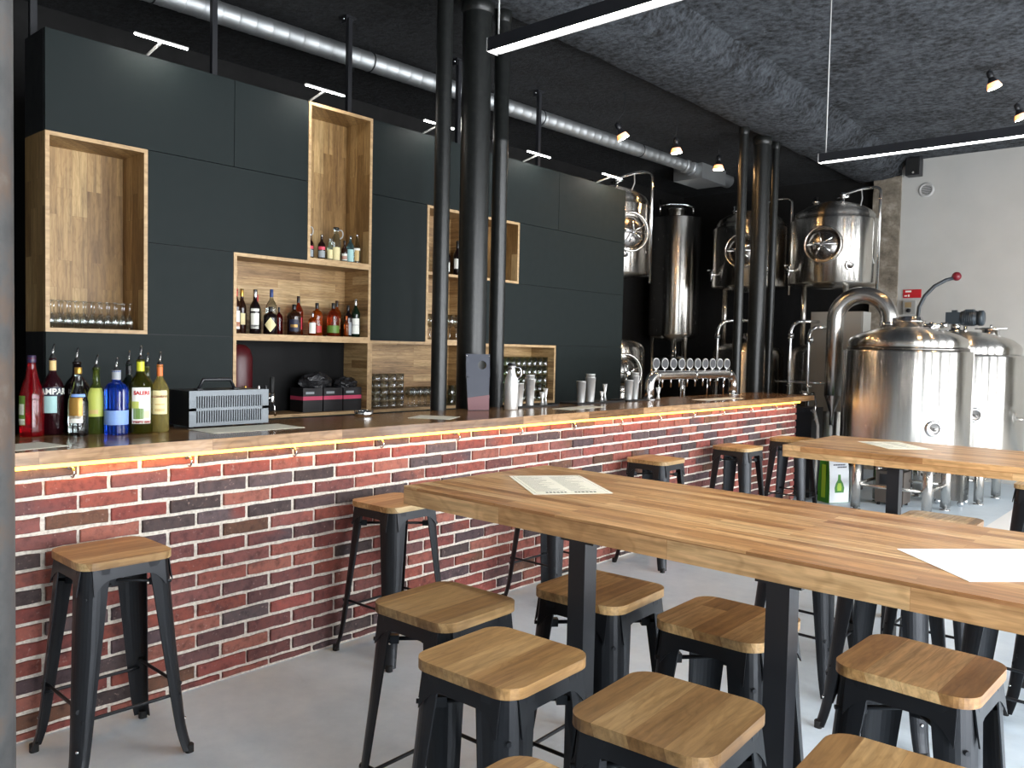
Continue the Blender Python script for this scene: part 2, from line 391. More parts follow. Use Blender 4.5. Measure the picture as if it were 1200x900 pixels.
for y in (-.4,.14,.7,1.27,1.75,2.28,2.82,3.39,3.95,4.51,5.08,5.62,6.15,6.68,7.24,7.78,8.2):
    m = M(); m.tube([(XB+.006,y,1.055),(XB+.03,y,1.05)], .006, 8); m.lathe([(0,0),(.012,0),(.012,.004),(0,.004)], 12, mtx=Matrix.Translation((XB+.002,y,1.052)) @ Matrix.Rotation(PI/2,4,'Y'))
    m.tube([(XB+.03,y,1.052)]+[(XB+.022+.02*math.cos(t), y, 1.03+.02*math.sin(t)) for t in [PI/2-.3-k*.35 for k in range(10)]], .0042, 8)
    rel(obj('coat_hook', m, m_chrome), bar)

# ------------------------------------------------------------------ iron columns
def column(x, y, r, z0, z1, label, mat=m_iron, joint=None):
    t = thing('iron_column', label, 'column', (x, y, z0)); t['kind'] = 'thing'
    prof = [(r,0),(r,z1-z0)]
    if joint: prof = [(r,0),(r,joint-z0-.02),(r*1.02,joint-z0-.015),(r*1.02,joint-z0+.0),(r*.98,joint-z0+.005),(r*.98,z1-z0)]
    obj('shaft', M().lathe(prof, 32), mat, t)
    obj('base_flange', M().lathe([(r,0),(r*1.18,0),(r*1.18,.012),(r,.016)], 32), mat, t)
    obj('capital', M().lathe([(r,z1-z0-.1),(r*1.12,z1-z0-.08),(r*1.12,z1-z0-.01),(r,z1-z0-.001)], 32), mat, t)
    return t
LB = ['thin black iron column rising behind the bar, left of the chalk-slate board', 'thickest black iron column behind the bar, directly behind the slate board', 'slim iron column touching the right of the thickest column', 'thin iron column behind the right end of the beer tap tower', 'stout dark iron column at the far end of the bar by the fermenters', 'slender pipe column touching the right side of the far stout column']
for (x,y,r), lb in zip(COLS, LB): column(x, y, r, 0, 3.975, lb, joint=3.05 if 4.3 < y < 5 else None)
dv = Vector((-.95402,.29975)); an = math.atan2(dv.y, dv.x)+math.asin(.1/1.6)
column(1.6*math.cos(an), 1.6*math.sin(an), .1, 0, ZC, 'scuffed grey iron column standing close up at the left edge of the photo', m_rust)

# ------------------------------------------------------------------ cabinet wall behind the bar
XC, DEP = -4.9, .30
gy = [1.69+.56*i for i in range(11)]; gz = [1.045,1.59,2.135,2.68,3.23]
def cab_panel(i0, i1, k0, k1, label, floor=False):
    y0, y1, z0, z1 = gy[i0], gy[i1], gz[k0], gz[k1]
    if floor: z0 = 0
    t = thing('wall_cabinet', label, 'cabinet', (XC-DEP/2, (y0+y1)/2, z0), group='dark cabinets of the back bar wall')
    h, w2 = z1-z0, (y1-y0)/2
    obj('carcass', M().box(-DEP/2, DEP/2-.022, -w2+.001, w2-.001, 0, h), m_panel_side, t)
    obj('door', M().box(DEP/2-.018, DEP/2, -w2+.002, w2-.002, .002, h-.002).bevel(.0012,1), m_panel, t)
    return t
def niche(i0, i1, k0, k1, label, mat, floor=False, back=None, shelf=None, sidepanel=False, edge=.022):
    y0, y1, z0, z1 = gy[i0], gy[i1], gz[k0], gz[k1]
    t = thing('oak_niche', label, 'shelf', (XC-DEP/2, (y0+y1)/2, z0 if not floor else 0), group='open oak niches of the back bar wall')
    zz = 0 if not floor else z0; h, w2, e = z1-z0, (y1-y0)/2, edge
    m = M(); d0, d1 = -DEP/2, DEP/2
    m.box(d0, d1, -w2, -w2+e, zz, zz+h); m.box(d0, d1, w2-e, w2, zz, zz+h)
    m.box(d0, d1, -w2+e, w2-e, zz, zz+e); m.box(d0, d1, -w2+e, w2-e, zz+h-e, zz+h)
    obj('box', m, mat, t)
    obj('back_panel', M().box(d0, d0+.015, -w2+e, w2-e, zz+e, zz+h-e), back or mat, t)
    m = M()
    for a in ((-w2,-w2+e,zz,zz+h),(w2-e,w2,zz,zz+h),(-w2+e,w2-e,zz,zz+e),(-w2+e,w2-e,zz+h-e,zz+h)): m.box(d1, d1+.003, *a)
    obj('front_edge', m, m_edge, t)
    if shelf:
        obj('shelf_board', M().box(d0+.015, d1, -w2+e, w2-e, shelf-z0+zz-e, shelf-z0+zz), mat, t)
        obj('shelf_edge', M().box(d1, d1+.003, -w2+e, w2-e, shelf-z0+zz-e, shelf-z0+zz), m_edge, t)
    if floor: obj('base_panel', M().box(d0, d1, -w2+.001, w2-.001, 0, zz-.001), m_panel, t)
    return t
cab_panel(0,2,3,4,'wide dark grey cabinet above the left oak glass niche, top left of the wall')
cab_panel(2,3,3,4,'small dark grey top cabinet just left of the tall upper oak niche')
cab_panel(3+1,6,3,4,'dark grey top cabinet between the tall upper oak niche and the columns')
cab_panel(6,8,3,4,'dark grey top cabinet just right of the three iron columns')
cab_panel(8,10,3,4,'dark grey top cabinet at the right end of the wall')
cab_panel(1,3,2,3,'dark grey cabinet below the lamp, right of the left oak glass niche, second row')
cab_panel(1,2,1,2,'dark grey cabinet directly left of the spirits niche, third row')
cab_panel(0,2,0,1,'dark grey lower cabinet behind the row of bottles on the bar', True)
cab_panel(4,5,1,3,'tall dark grey cabinet right of the spirits niche')
cab_panel(7,10,2,3,'dark grey cabinet right of the small niche holding a steel flask')
cab_panel(6,10,1,2,'wide dark grey cabinet above the stacked tumblers niche')
cab_panel(8,10,0,1,'dark grey lower cabinet behind the shakers, right end of the wall', True)
niche(0,1,1,3,'tall oak niche at the left end with a row of stemmed glasses', m_niche_v)
niche(3,4,2,4,'tall upper oak niche holding carafes and small bottles', m_niche_v)
niche(2,4,1,2,'wide oak niche filled with a row of spirit bottles', m_niche_h)
niche(2,4,0,1,'black backed low niche with wrapped boxes under the spirits niche', m_niche_h, True, m_void)
niche(5,6,1,3,'tall oak niche with a middle shelf, partly hidden by the columns', m_niche_h, shelf=2.152)
niche(6,7,2,3,'small square oak niche holding one steel flask, right of the columns', m_niche_v)
niche(4,6,0,1,'low oak niche with racked glasses, left of the thickest column', m_niche_h, True)
niche(6,8,0,1,'low oak niche with stacked tumblers, right of the columns', m_niche_h, True)

# ceiling props of the cabinet wall
for i,(y,lb) in enumerate([(1.74,'thin black prop from the cabinet top to ceiling, at the far left end'),(2.84,'thin black ceiling prop between the first two picture lamps'),(3.95,'thin black ceiling prop above the tall upper oak niche'),(5.13,'thin black ceiling prop mostly behind the thin left column'),(6.23,'thin black ceiling prop right of the columns, beside a picture lamp')]):
    t = thing('ceiling_prop', lb, 'prop', (-5.225, y, 3.2), group='black props over the cabinet wall')
    obj('tube', M().box(-.018,.018,-.018,.018,-.3,.85).bevel(.003,1), m_black, t)
    obj('top_bracket', M().box(-.03,.03,-.05,.05,.845,.859).box(-.03,.03,-.05,-.046,.80,.845), m_black, t)
    obj('clip', M().tube([(0,-.06,.83),(0,-.035,.835),(0,-.02,.82)], .006), m_chrome, t)

# picture lamps along the cabinet top
for y, lb in [(2.27,'white bar lamp over the left oak glass niche, leftmost of the row'),(3.41,'white bar lamp over the tall upper oak niche'),(4.48,'white bar lamp partly hidden by the thin left column'),(5.70,'white bar lamp just right of the iron columns'),(6.84,'white bar lamp at the right end of the cabinet wall')]:
    t = thing('cabinet_lamp', lb, 'lamp', (-4.9, y, 3.23), group='bar lamps along the cabinet top')
    obj('arm', M().tube([(-.06,0,-.0),(-.05,0,.02),(.13,0,.055)], .008).box(-.09,-.03,-.03,.03,0,.006), m_cab, t)
    obj('housing', M().box(.124,.140,-.16,.16,.058,.066).bevel(.002,1), m_cab, t)
    obj('light_strip', M().box(.125,.139,-.156,.156,.052,.058), m_led, t)

# ------------------------------------------------------------------ duct
t = thing('ventilation_duct', 'shiny galvanised round duct running under the dark ceiling above the cabinets', 'duct', (-5.6, 4, 3.9))
R_ = .078; prof = []
def dz(y): return 3.865+.0155*y
m = M(); pts = []; rs = []; y = YF+.02
while y < 9.55:
    for q_, f_ in ((0,1),(.118,1),(.122,1.03),(.132,1.03),(.136,1)): pts.append((0,y+q_-4,dz(y+q_)-3.9)); rs.append(R_*f_)
    y += .1361
obj('spiral_pipe', m.tube(pts, rs, 28), m_duct, t)
ye = y
m = M(); m.tube([(0,ye-4,.11),(0,ye+.1-4,.11)], .1, 24); m.tube([(0,ye+.1-4,.11),(0,ye+.16-4,.11)], .085, 24); m.tube([(0,ye+.16-4,.11),(0,ye+.24-4,.11)], .105, 24)
obj('coupling', m, m_duct, t)
obj('fan_box', M().box(-.26,.17,ye+.24-4,ye+.90-4,-.04,.19).bevel(.006,1), m_duct, t)
m = M(); pts = []; rs = []
for k in range(14): pts.append((0,ye+.90-4+.03*k,.11-.0*k)); rs.append(.1 if k%2 else .088)
obj('flexible_hose', m.tube(pts, rs, 20), m_duct, t)
for yy in (.3,2.6,4.45,6.7,8.6):
    m = M(); zc = dz(yy)-3.9; m.tube([(R_*1.03*math.cos(a), yy-4, zc+R_*1.03*math.sin(a)) for a in [2*PI*k/24 for k in range(25)]], .006, 6, False); m.tube([(0,yy-4,zc+R_),(0,yy-4,4.06-3.9)], .004, 6)
    obj('hanger', m, m_black, t)

# ------------------------------------------------------------------ hanging light bars over the tables
def light_bar(x0, x1, y, z, label):
    t = thing('light_bar', label, 'lamp', (x0, y, z), group='suspended LED bars over the high tables'); L = x1-x0
    m = M(); m.box(0, L, -.03, .03, .012, .05); m.box(0,L,-.03,-.026,0,.012); m.box(0,L,.026,.03,0,.012)
    obj('profile', m.bevel(.001,1), m_black, t)
    obj('light_strip', M().box(.012, L-.012, -.024, .024, .004, .012), m_ledbar, t)
    obj('end_cap', M().box(-.004,0,-.031,.031,-.001,.051), m_plate, t)
    for u in (.03, L*.5, L-.03): obj('suspension_wire', M().tube([(u,0,.05),(u,0,ZC-z)], .0035, 6), m_plate, t)
light_bar(-2.22, .7, 2.36, 2.69, 'long black LED light bar hanging above the near high table')
light_bar(-1.89, 1.0, 4.82, 2.67, 'black LED light bar hanging in front of the white wall over the far table')

# pendant spot bulbs
def spot(x, y, ztop, zb, tilt, az, label):
    t = thing('pendant_spot', label, 'lamp', (x, y, zb), group='hanging reflector bulbs')
    T = Matrix.Rotation(az,4,'Z') @ Matrix.Rotation(tilt,4,'Y')
    obj('reflector', M().lathe([(.046,.05),(.03,.085),(.022,.1)], 20, mtx=T), m_black, t); obj('glowing_rim', M().lathe([(.058,.0),(.06,.012),(.05,.04),(.046,.05)], 20, mtx=T), m_amber, t)
    obj('bulb_face', M().lathe([(0,-.006),(.04,-.003),(.057,.0),(.057,.004),(0,.004)], 20, mtx=T), m_bulb, t)
    obj('socket', M().lathe([(.023,.1),(.027,.105),(.027,.15),(.012,.165),(0,.166)], 16, mtx=T), m_black, t)
    p = T @ Vector((0,0,.165)); obj('cord', M().tube([p, (p.x*.6,p.y*.6,p.z+.05), (0,0,p.z+.12), (0,0,ztop-zb)] if ztop-zb > p.z+.13 else [p, (0,0,ztop-zb)], .004, 6), m_black, t)
spot(-4.6, 6.78, 4.06, 3.62, -.5, .9, 'hanging reflector bulb left of the other bulbs, over the right end of the cabinets')
spot(-4.6, 7.78, 4.06, 3.67, -.1, .9, 'hanging warm bulb above the tall plain tank, middle of three')
spot(-4.6, 8.72, 4.06, 3.66, 0, .9, 'hanging warm bulb by the duct fan box')
spot(-1.75, 8.4, ZC, 3.965, -.35, .5, 'warm ceiling spot above the brewing kettle, the smaller of two by the right edge')
spot(-1.75, 9.6, ZC, 3.955, -.35, .5, 'warm ceiling spot cut by the right edge of the photo')

# ------------------------------------------------------------------ high tables
def high_table(x0, x1, y0, y1, posts, label):
    t = thing('high_table', label, 'table', ((x0+x1)/2, (y0+y1)/2, 0), group='high oak tables'); hx, hy = (x1-x0)/2, (y1-y0)/2
    m = M(); m.prism(rrect(hx,hy,.012,3), .064, Matrix.Translation((0,0,.986))); m.bevel(.004,2,50)
    obj('tabletop', m, m_table, t)
    for p, q in posts:
        px = p-(x0+x1)/2
        py = q-(y0+y1)/2; obj('leg', M().box(px-.03,px+.03,py-.03,py+.03,.008,.978).bevel(.004,2), m_black, t)
        obj('mounting_plate', M().box(px-.06,px+.06,max(py-.06,-hy+.005),min(py+.06,hy-.005),.978,.986), m_black, t)
        obj('foot_plate', M().box(px-.034,px+.034,py-.034,py+.034,0,.008).bevel(.003,1), m_black, t)
high_table(-2.235, .4, 1.95, 2.765, ((-1.455,1.987),(-.834,1.987),(-1.96,2.69),(.2,1.987),(.2,2.69)), 'long high oak table in front, with a black metal post at its end')
high_table(-1.89, .8, 4.42, 5.22, ((-1.315,4.50),(-.1,4.50),(.6,4.50),(.6,5.14),(-1.505,5.14)), 'further high oak table by the brewing kettle')

# paper menus
def menu(x, y, z, rz, lx, ly, label, lines, head, mat=m_paper, seed=1, name='menu_sheet'):
    t = thing(name, label, 'menu', (x,y,z), rz); rnd = random.Random(seed)
    obj('paper', M().box(-lx/2,lx/2,-ly/2,ly/2,.0004,.0014), mat, t)
    if lines:
        m = M()
        for k in range(lines):
            yy = ly*.40-ly*.8*k/lines
            for c in range(2):
                xa = -lx*.42+c*lx*.44; L = lx*.38*rnd.uniform(.45,1)
                m.box(xa, xa+L, yy-.0016, yy+.0010, .0014, .0017)
        m.box(-lx*.46,lx*.46,-ly*.465,-ly*.462,.0014,.0017); m.box(-lx*.46,lx*.46,ly*.462,ly*.465,.0014,.0017); m.box(-lx*.46,-lx*.457,-ly*.465,ly*.465,.0014,.0017); m.box(lx*.457,lx*.46,-ly*.465,ly*.465,.0014,.0017)
        obj('text_lines', m, m_ink, t)
    if head:
        m = M(); rn = random.Random(3); u = -lx*.32
        while u < lx*.32:
            ww = rn.uniform(.007,.012)
            if not -.02 < u < .012: m.box(u, u+ww, -ly*.445, -ly*.445+.015, .0014, .0018)
            u += ww+.004
        obj('heading_marks', m, m_inkd, t)
    return t
menu(-1.882, 2.404, 1.05, .935, .287, .41, 'cream printed menu sheet near the bar end of the near table', 22, True)
menu(-1.45, 4.92, 1.05, .76, .25, .37, 'plain cream menu sheet on the further table', 20, False, seed=4)
menu(-.395, 2.31, 1.05, .80, .42, .30, 'blank white paper sheet on the near table at the right edge', 0, False, m_paper_w)
menu(-3.69, 2.2, 1.125, 0, .25, .5, 'glossy pale menu card on the bar in front of the slotted cooler', 0, False, m_paper, name='menu_card')
menu(-3.64, 3.42, 1.125, .5, .26, .22, 'pale menu card on the bar left of the slate board', 0, False, m_paper, name='menu_card')
menu(-3.64, 4.88, 1.125, .1, .16, .5, 'pale menu card on the bar in front of the middle shakers', 0, False, m_paper, name='menu_card')
menu(-3.56, 1.14, 1.125, .2, .2, .26, 'pale menu card on the bar in front of the red bottle', 0, False, m_paper, name='menu_card')
menu(-3.62, 7.0, 1.125, .0, .16, .7, 'long pale card on the bar below the tap tower', 0, False, m_paper, name='menu_card')

# ------------------------------------------------------------------ bar stools
def make_stool():
    t = thing('bar_stool', 'x', 'stool')
    m = M(); m.prism(rrect(.168,.168,.058,8), .027, Matrix.Translation((0,0,.744))); m.bevel(.007,3,50)
    for f in m.bm.faces: f.smooth = False
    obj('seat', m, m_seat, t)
    # pressed steel skirt with a shallow arch between the legs
    m = M(); h, r, th = .158, .05, .004
    for q in range(4):
        Rm = Matrix.Rotation(q*PI/2,4,'Z'); n = 16; O, I = [], []
        for k in range(n+1):
            u = -1+2*k/n; x = u*(h-.03); zl = .703-.052*max(0,(abs(u)-.45)/.55)**2.2; O.append((x,zl))
        L = []
        for x, zl in O: L.append([Rm @ Vector((x,h+(.742-zl)*.16,zl)), Rm @ Vector((x,h,.744)), Rm @ Vector((x,h-th,.744)), Rm @ Vector((x,h-th+(.742-zl)*.16,zl))])
        m.loft(L)
    obj('apron', m, m_stool, t)
    def half(z):
        k = (.742-z)/.742
        return .160+.05*k + (.013*((.14-z)/.14)**2 if z < .14 else 0)
    def flange(z): return .044+.048*(z/.742)
    feet = []
    for q in range(4):
        Rm = Matrix.Rotation(q*PI/2,4,'Z'); L = []
        for z in (.012,.03,.06,.10,.16,.3,.45,.6,.69,.742):
            hh_, f = half(z), flange(z); r = min(f*.85,.062); o = []
            o.append((hh_-f, hh_)); o.append((hh_-f*.8, hh_))
            for k in range(9):
                a = PI/2-PI/2*k/8; o.append((hh_-r+r*math.cos(a), hh_-r+r*math.sin(a)))
            o.append((hh_, hh_-f*.8)); o.append((hh_, hh_-f))
            inn = [(x-.004*(1 if y < hh_-1e-4 or x > hh_-r else .3), y-.004*(1 if x < hh_-1e-4 else .3)) for x,y in reversed(o)]
            L.append([Rm @ Vector((x,y,z)) for x,y in o+inn])
        lg = obj('leg', M().loft(L), m_stool, t)
        hf = half(0.0)-.020
        obj('rubber_foot', M().prism([(x*.9+hf,y*.9+hf) for x,y in rrect(.017,.017,.012,4)], .03, Rm), m_rubber, lg)
        m = M(); p = Rm @ Vector((half(.12)-.016, half(.12)-.016, .12))
        obj('rivet', M().lathe([(0,.004),(.005,.003),(.007,0),(0,-.002)], 10, mtx=Rm @ Matrix.Translation((half(.13)-.010,half(.13)-.010,.13)) @ Matrix.Rotation(PI/4,4,'Z') @ Matrix.Rotation(PI/2,4,'Y')), m_chrome, lg)
    for q in range(4):
        z = .225 if q % 2 else .262; Rm = Matrix.Rotation(q*PI/2,4,'Z'); a = half(z)-.006
        m = M(); m.tube([Rm @ Vector((-a+.012,a-.006,z)), Rm @ Vector((-a+.05,a-.014,z)), Rm @ Vector((a-.05,a-.014,z)), Rm @ Vector((a-.012,a-.006,z))], [.009,.0066,.0066,.009], 8)
        obj('stretcher', m, m_stool, t)
    m = M(); a = half(.655)-.012
    m.tube([(-a,-a,.655),(a,a,.655)], .0065, 8); m.tube([(-a,a,.642),(a,-a,.642)], .0065, 8); m.box(-.016,.016,-.016,.016,.633,.664)
    for sx, sy in ((1,1),(-1,1),(1,-1),(-1,-1)): m.box(-.014,.014,-.011,.011,-.013,.013, Matrix.Translation((sx*(a-.045),sy*(a-.045),.655 if sx*sy > 0 else .642)) @ Matrix.Rotation(PI/4*sx*sy,4,'Z'))
    obj('cross_brace', m, m_stool, t)
    return t
st = make_stool()
GB, GT, GU = 'stools along the brick bar', 'stools at the near high table', 'stools between and behind the high tables'
ST = [(-3.125,1.305,-.02,GB,'bar stool standing alone before the bricks at the left, near the close grey column'),
 (-3.183,2.73,.02,GB,'second bar stool along the bricks, left of the near table end'),
 (-3.15,3.97,0,GB,'bar stool at the bricks whose seat hides behind the near table end'),
 (-3.183,5.22,.0,GB,'bar stool at the bricks beyond the cream printed menu, seat just above the table edge'),
 (-3.15,6.47,0,GB,'bar stool at the bricks with pale seat, second from the far end of the bar'),
 (-3.12,7.52,.03,GB,'bar stool at the far end of the bricks, half behind the further table'),
 (-1.80,1.752,.02,GT,'dark seated stool at the left end of the front row by the near table'),
 (-1.375,1.545,.03,GT,'front stool with wide tan seat, just left of the front centre table post'),
 (-.90,1.562,.06,GT,'front stool with streaky golden seat close to the second table post'),
 (-1.098,2.232,.02,GT,'stool tucked under the near table just left of its second post'),
 (-1.552,2.222,.04,GT,'stool tucked under the near table behind its end post'),
 (-.578,2.255,-.03,GT,'stool with bold pale stripes under the near table at right'),
 (-.43,1.565,.05,GT,'stool cut by the bottom edge in front of the striped one'),
 (-.85,1.03,0,GT,'stool of which only a rim shows at the bottom edge'),
 (-1.05,3.6,0,GU,'stool between the tables with splayed leg seen right of the second post'),
 (-1.52,3.88,0,GU,'stool between the tables seen just left of the second post'),
 (-.6,3.75,0,GU,'stool between the tables seen behind the striped seat'),
 (-1.06,4.35,0,GU,'pale topped stool under the further table beside its post'),
 (-.5,4.3,0,GU,'stool under the further table seen low at the right edge'),
 (-.87,6.1,0,GU,'stool beyond the further table cut by the right edge')]
for i,(x,y,rz,g,lb) in enumerate(ST):
    if i == 0: st.location = (x,y,0); st.rotation_euler = (0,0,rz); st['label'] = lb; st['group'] = g
    else: dup(st, (x,y,0), rz, lb, g)
TONE_SHADE = {6:.58, 7:.80, 8:.56, 9:1.0, 10:1.0, 11:1.05, 12:.72, 13:.8}  # front seats darkened for the weaker light there, on top of wood variation
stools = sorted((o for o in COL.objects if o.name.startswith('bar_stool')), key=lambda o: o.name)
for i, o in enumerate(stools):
    k = TONE_SHADE.get(i, .95)
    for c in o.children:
        if c.name.startswith('seat'): c['tone_shade'] = (k*.93, k, k*1.06) if i < 6 else (k, k*.97, k*.92)  # bar seats tinted cool against the warm bounce off the bricks
#PART2
# ------------------------------------------------------------------ bottles
PROF = {
 'spirit': [(0,.0),(.92,.0),(1,.02),(1,.58),(.96,.63),(.72,.70),(.38,.77),(.31,.82),(.30,.93),(.34,.935),(.34,.96),(.28,.965)],
 'wine':   [(0,.0),(.94,.0),(1,.015),(1,.56),(.95,.62),(.66,.69),(.42,.74),(.37,.8),(.36,.95),(.41,.955),(.41,.98),(.3,.985)],
 'squat':  [(0,.0),(.94,.0),(1,.03),(1,.60),(.95,.68),(.7,.74),(.34,.78),(.27,.82),(.27,.94),(.3,.945),(.3,.965),(.26,.97)],
 'taper':  [(0,.0),(.92,.0),(1,.02),(.97,.10),(1,.22),(.98,.50),(.8,.60),(.52,.72),(.34,.85),(.32,.94),(.36,.945),(.36,.965),(.3,.97)],
 'ribbed': [(0,.0),(.94,.0),(1,.02),(1,.66),(.97,.71),(.72,.77),(.42,.80),(.36,.83),(.36,.95),(.4,.955),(.4,.975),(.33,.98)],
}
_mc = {}
def gm(name, col, dark=False):
    if name not in _mc:
        _mc[name] = plain(name, col, .08) if dark else glass(name, col, trans=.84 if min(col[:3]) < .6 else 1)
    return _mc[name]
def pm(name, col, rough=.5, metal=0):
    if name not in _mc: _mc[name] = plain(name, col, rough, metal)
    return _mc[name]
def wrap(poly_mesh_from_text, r, z, phi, parent, mat, name, off=.0016):
    me = poly_mesh_from_text
    for v in me.vertices:
        a = phi + v.co.x/(r+off); v.co = Vector(((r+off)*math.cos(a), (r+off)*math.sin(a), z+v.co.y))
    me.materials.clear(); me.materials.append(mat)
    o = bpy.data.objects.new(name, me); COL.objects.link(o); o.parent = parent; return o
def text_mesh(s, size, bold=.0):
    cu = bpy.data.curves.new('lettering', 'FONT'); cu.body = s; cu.size = size; cu.align_x = 'CENTER'; cu.align_y = 'CENTER'; cu.offset = bold; cu.resolution_u = 3
    o = bpy.data.objects.new('lettering', cu); COL.objects.link(o); bpy.context.view_layer.update()
    me = bpy.data.meshes.new_from_object(o.evaluated_get(bpy.context.evaluated_depsgraph_get()))
    bpy.data.objects.remove(o); bpy.data.curves.remove(cu); return me
def bottle(x, y, z, h, dia, kind, gl, label, labels=(), cap=None, capf=.80, pourer=False, group=None, collar=None, seg=28):
    t = thing('bottle', label, 'bottle', (x,y,z), group=group); r = dia/2; P = PROF[kind]; phi = math.atan2(-y,-x)
    pr = [(a*r,b*h) for a,b in P]
    m = M()
    if kind == 'ribbed':
        L = []
        for a, b in pr[1:]: L.append([((a*(1-.035*(k%2)))*math.cos(2*PI*k/36), (a*(1-.035*(k%2)))*math.sin(2*PI*k/36), b) for k in range(36)])
        m.loft(L)
    else: m.lathe(pr+[(0,pr[-1][1])], seg)
    obj('body', m, gl, t)
    if cap:
        rn = P[-4][0]*r
        c0 = capf*h; c1 = h*.99 if not pourer else h*.965
        obj('cap', M().lathe([(rn*1.08,c0),(rn*1.12,c0+.002),(rn*1.14,c1-.002),(rn*1.05,c1),(0,c1)], 18), cap, t)
    if collar: obj('neck_label', M().lathe([(P[-4][0]*r*1.05+.0005,collar[0]*h),(P[-4][0]*r*1.07+.0005,collar[1]*h)], 18), collar[2], t)
    for (z0,z1,half,mat,dphi) in labels:
        if half < 0:   # diamond
            m = M(); rw = [[Vector(((r+.0012)*math.cos(phi+dphi+a), (r+.0012)*math.sin(phi+dphi+a), h*(z0+(z1-z0)*k/10))) for a in [-half*(1-abs(k/5-1)+.01)*(u/4-1) for u in range(9)]] for k in range(11)]
            m.loft(rw, cap=False, closed=False); obj('label', m, mat, t); continue
        # radius follows the body outline
        def rad(f):
            for (a0,b0),(a1,b1) in zip(P,P[1:]):
                if b0 <= f <= b1 and b1 > b0: return a0+(a1-a0)*(f-b0)/(b1-b0)
            return 1
        R2 = [(rad(z0+(z1-z0)*k/6)*r+.0012, (z0+(z1-z0)*k/6)*h) for k in range(7)]
        obj('label', M().lathe(R2, 16, a0=phi+dphi-half, a1=phi+dphi+half), mat, t)
    if pourer:
        zt = h*.965; m = M(); m.lathe([(.0,zt-.004),(.010,zt-.004),(.012,zt+.004),(.009,zt+.012),(.006,zt+.016)], 14)
        obj('pourer_stopper', m, m_rubber, t)
        m = M(); m.tube([(0,0,zt+.012),(0,0,zt+.03),(-.004,.004,zt+.048),(-.011,.011,zt+.062)], [.0058,.005,.0042,.0034], 10); m.tube([(.006,-.002,zt+.012),(.011,-.004,zt+.032)], .0022, 6)
        obj('pourer_spout', m, m_chrome, t)
    return t
ZB = 1.1255
GBB = 'bottles lined up at the left end of the bar'
W = pm('white_label', srgb(236,236,226)); CR = pm('cream_label', srgb(228,214,160)); GO = pm('gold_label', srgb(168,128,60), .35, .4); TE = pm('pale_blue_label', srgb(166,206,204)); YG = pm('lime_label', srgb(188,196,92)); LB_ = pm('light_blue_label', srgb(126,158,214)); GN = pm('green_label', srgb(96,130,50)); OR = pm('orange_label', srgb(212,112,54)); RD = pm('red_label', srgb(178,32,30)); NV = pm('navy_label', srgb(22,26,50)); GY = pm('grey_label', srgb(150,156,160)); TN = pm('tan_label', srgb(206,176,116)); BK = pm('black_cap', srgb(16,16,18), .35); GC = pm('gold_cap', srgb(192,152,70), .3, .7); SC = pm('silver_cap', srgb(190,190,190), .25, .9); YC = pm('yellow_foil', srgb(206,206,50), .4); BC = pm('blue_cap', srgb(34,60,118), .4); PC = pm('purple_cap', srgb(40,30,62), .35); PK = pm('pink_label', srgb(214,74,96))
t = bottle(-3.93,1.30,ZB,.355,.098,'taper',gm('red_syrup_glass',srgb(182,8,26)),'bright red syrup bottle with purple cap, first at the bar left end',[(.14,.50,.42,GN,-.95),(.15,.22,.40,W,-.95),(.27,.40,.34,W,-.95)],PC,.90,group=GBB)
t = bottle(-3.95,1.392,ZB,.352,.088,'spirit',gm('dark_bitter_glass',srgb(34,8,14),True),'dark red bitter bottle with white lettering and a pale blue label',[(.28,.49,.62,TE,-.25),(.49,.60,.9,NV,-.1)],None,pourer=True,group=GBB,collar=(.80,.95,TN))
wrap(text_mesh('CAMPARI',.036,.0012), .044, .192, math.atan2(-1.392,3.95)-.12, t, W, 'lettering')
t = bottle(-3.96,1.497,ZB,.335,.112,'spirit',gm('black_spirit_glass',srgb(18,10,12),True),'wide near black bottle behind the clear tonic bottle',[],None,pourer=True,group=GBB)
t = bottle(-3.82,1.45,ZB,.305,.083,'taper',gm('clear_bottle_glass',srgb(226,240,240)),'clear tapering bottle with gold cap and gold label',[(.20,.56,.72,GO,-.30),(.20,.30,.72,W,-.30),(.57,.61,.9,LB_,0)],GC,.90,group=GBB)
t = bottle(-3.88,1.55,ZB,.305,.078,'wine',gm('green_spirit_glass',srgb(120,140,60)),'green glass bottle with a tall lime yellow label',[(.26,.68,.95,YG,-.05),(.30,.36,.5,TN,-.3)],None,pourer=True,group=GBB)
t = bottle(-3.812,1.610,ZB,.295,.100,'ribbed',gm('blue_ribbed_glass',srgb(24,74,196)),'ribbed bright blue bottle with a light blue band label',[(.15,.37,1.5,LB_,0)],None,pourer=True,group=GBB,collar=(.84,.98,GY))
t = bottle(-3.97,1.735,ZB,.325,.080,'spirit',gm('smoky_spirit_glass',srgb(70,86,76)),'smoky bottle with black pourer half hidden behind the blue one',[],None,pourer=True,group=GBB,collar=(.82,.95,BK))
t = bottle(-3.975,1.825,ZB,.315,.078,'spirit',gm('pale_olive_glass',srgb(130,136,90)),'bottle hidden behind the yellow collared one, only its spout showing',[],None,pourer=True,group=GBB)
t = bottle(-3.80,1.714,ZB,.352,.106,'spirit',gm('olive_liqueur_glass',srgb(92,92,28)),'olive green bottle with yellow collar and a bold illustrated label',[(.13,.60,.80,W,.10),(.135,.17,.80,RD,.10),(.19,.33,.42,GN,-.15),(.33,.42,.30,YG,-.42),(.20,.30,.26,CR,.55)],None,pourer=True,group=GBB,collar=(.80,.95,YC))
wrap(text_mesh('SALERS',.0225,.0012), .053, .186, math.atan2(-1.714,3.80)+.12, t, RD, 'lettering', .0022)
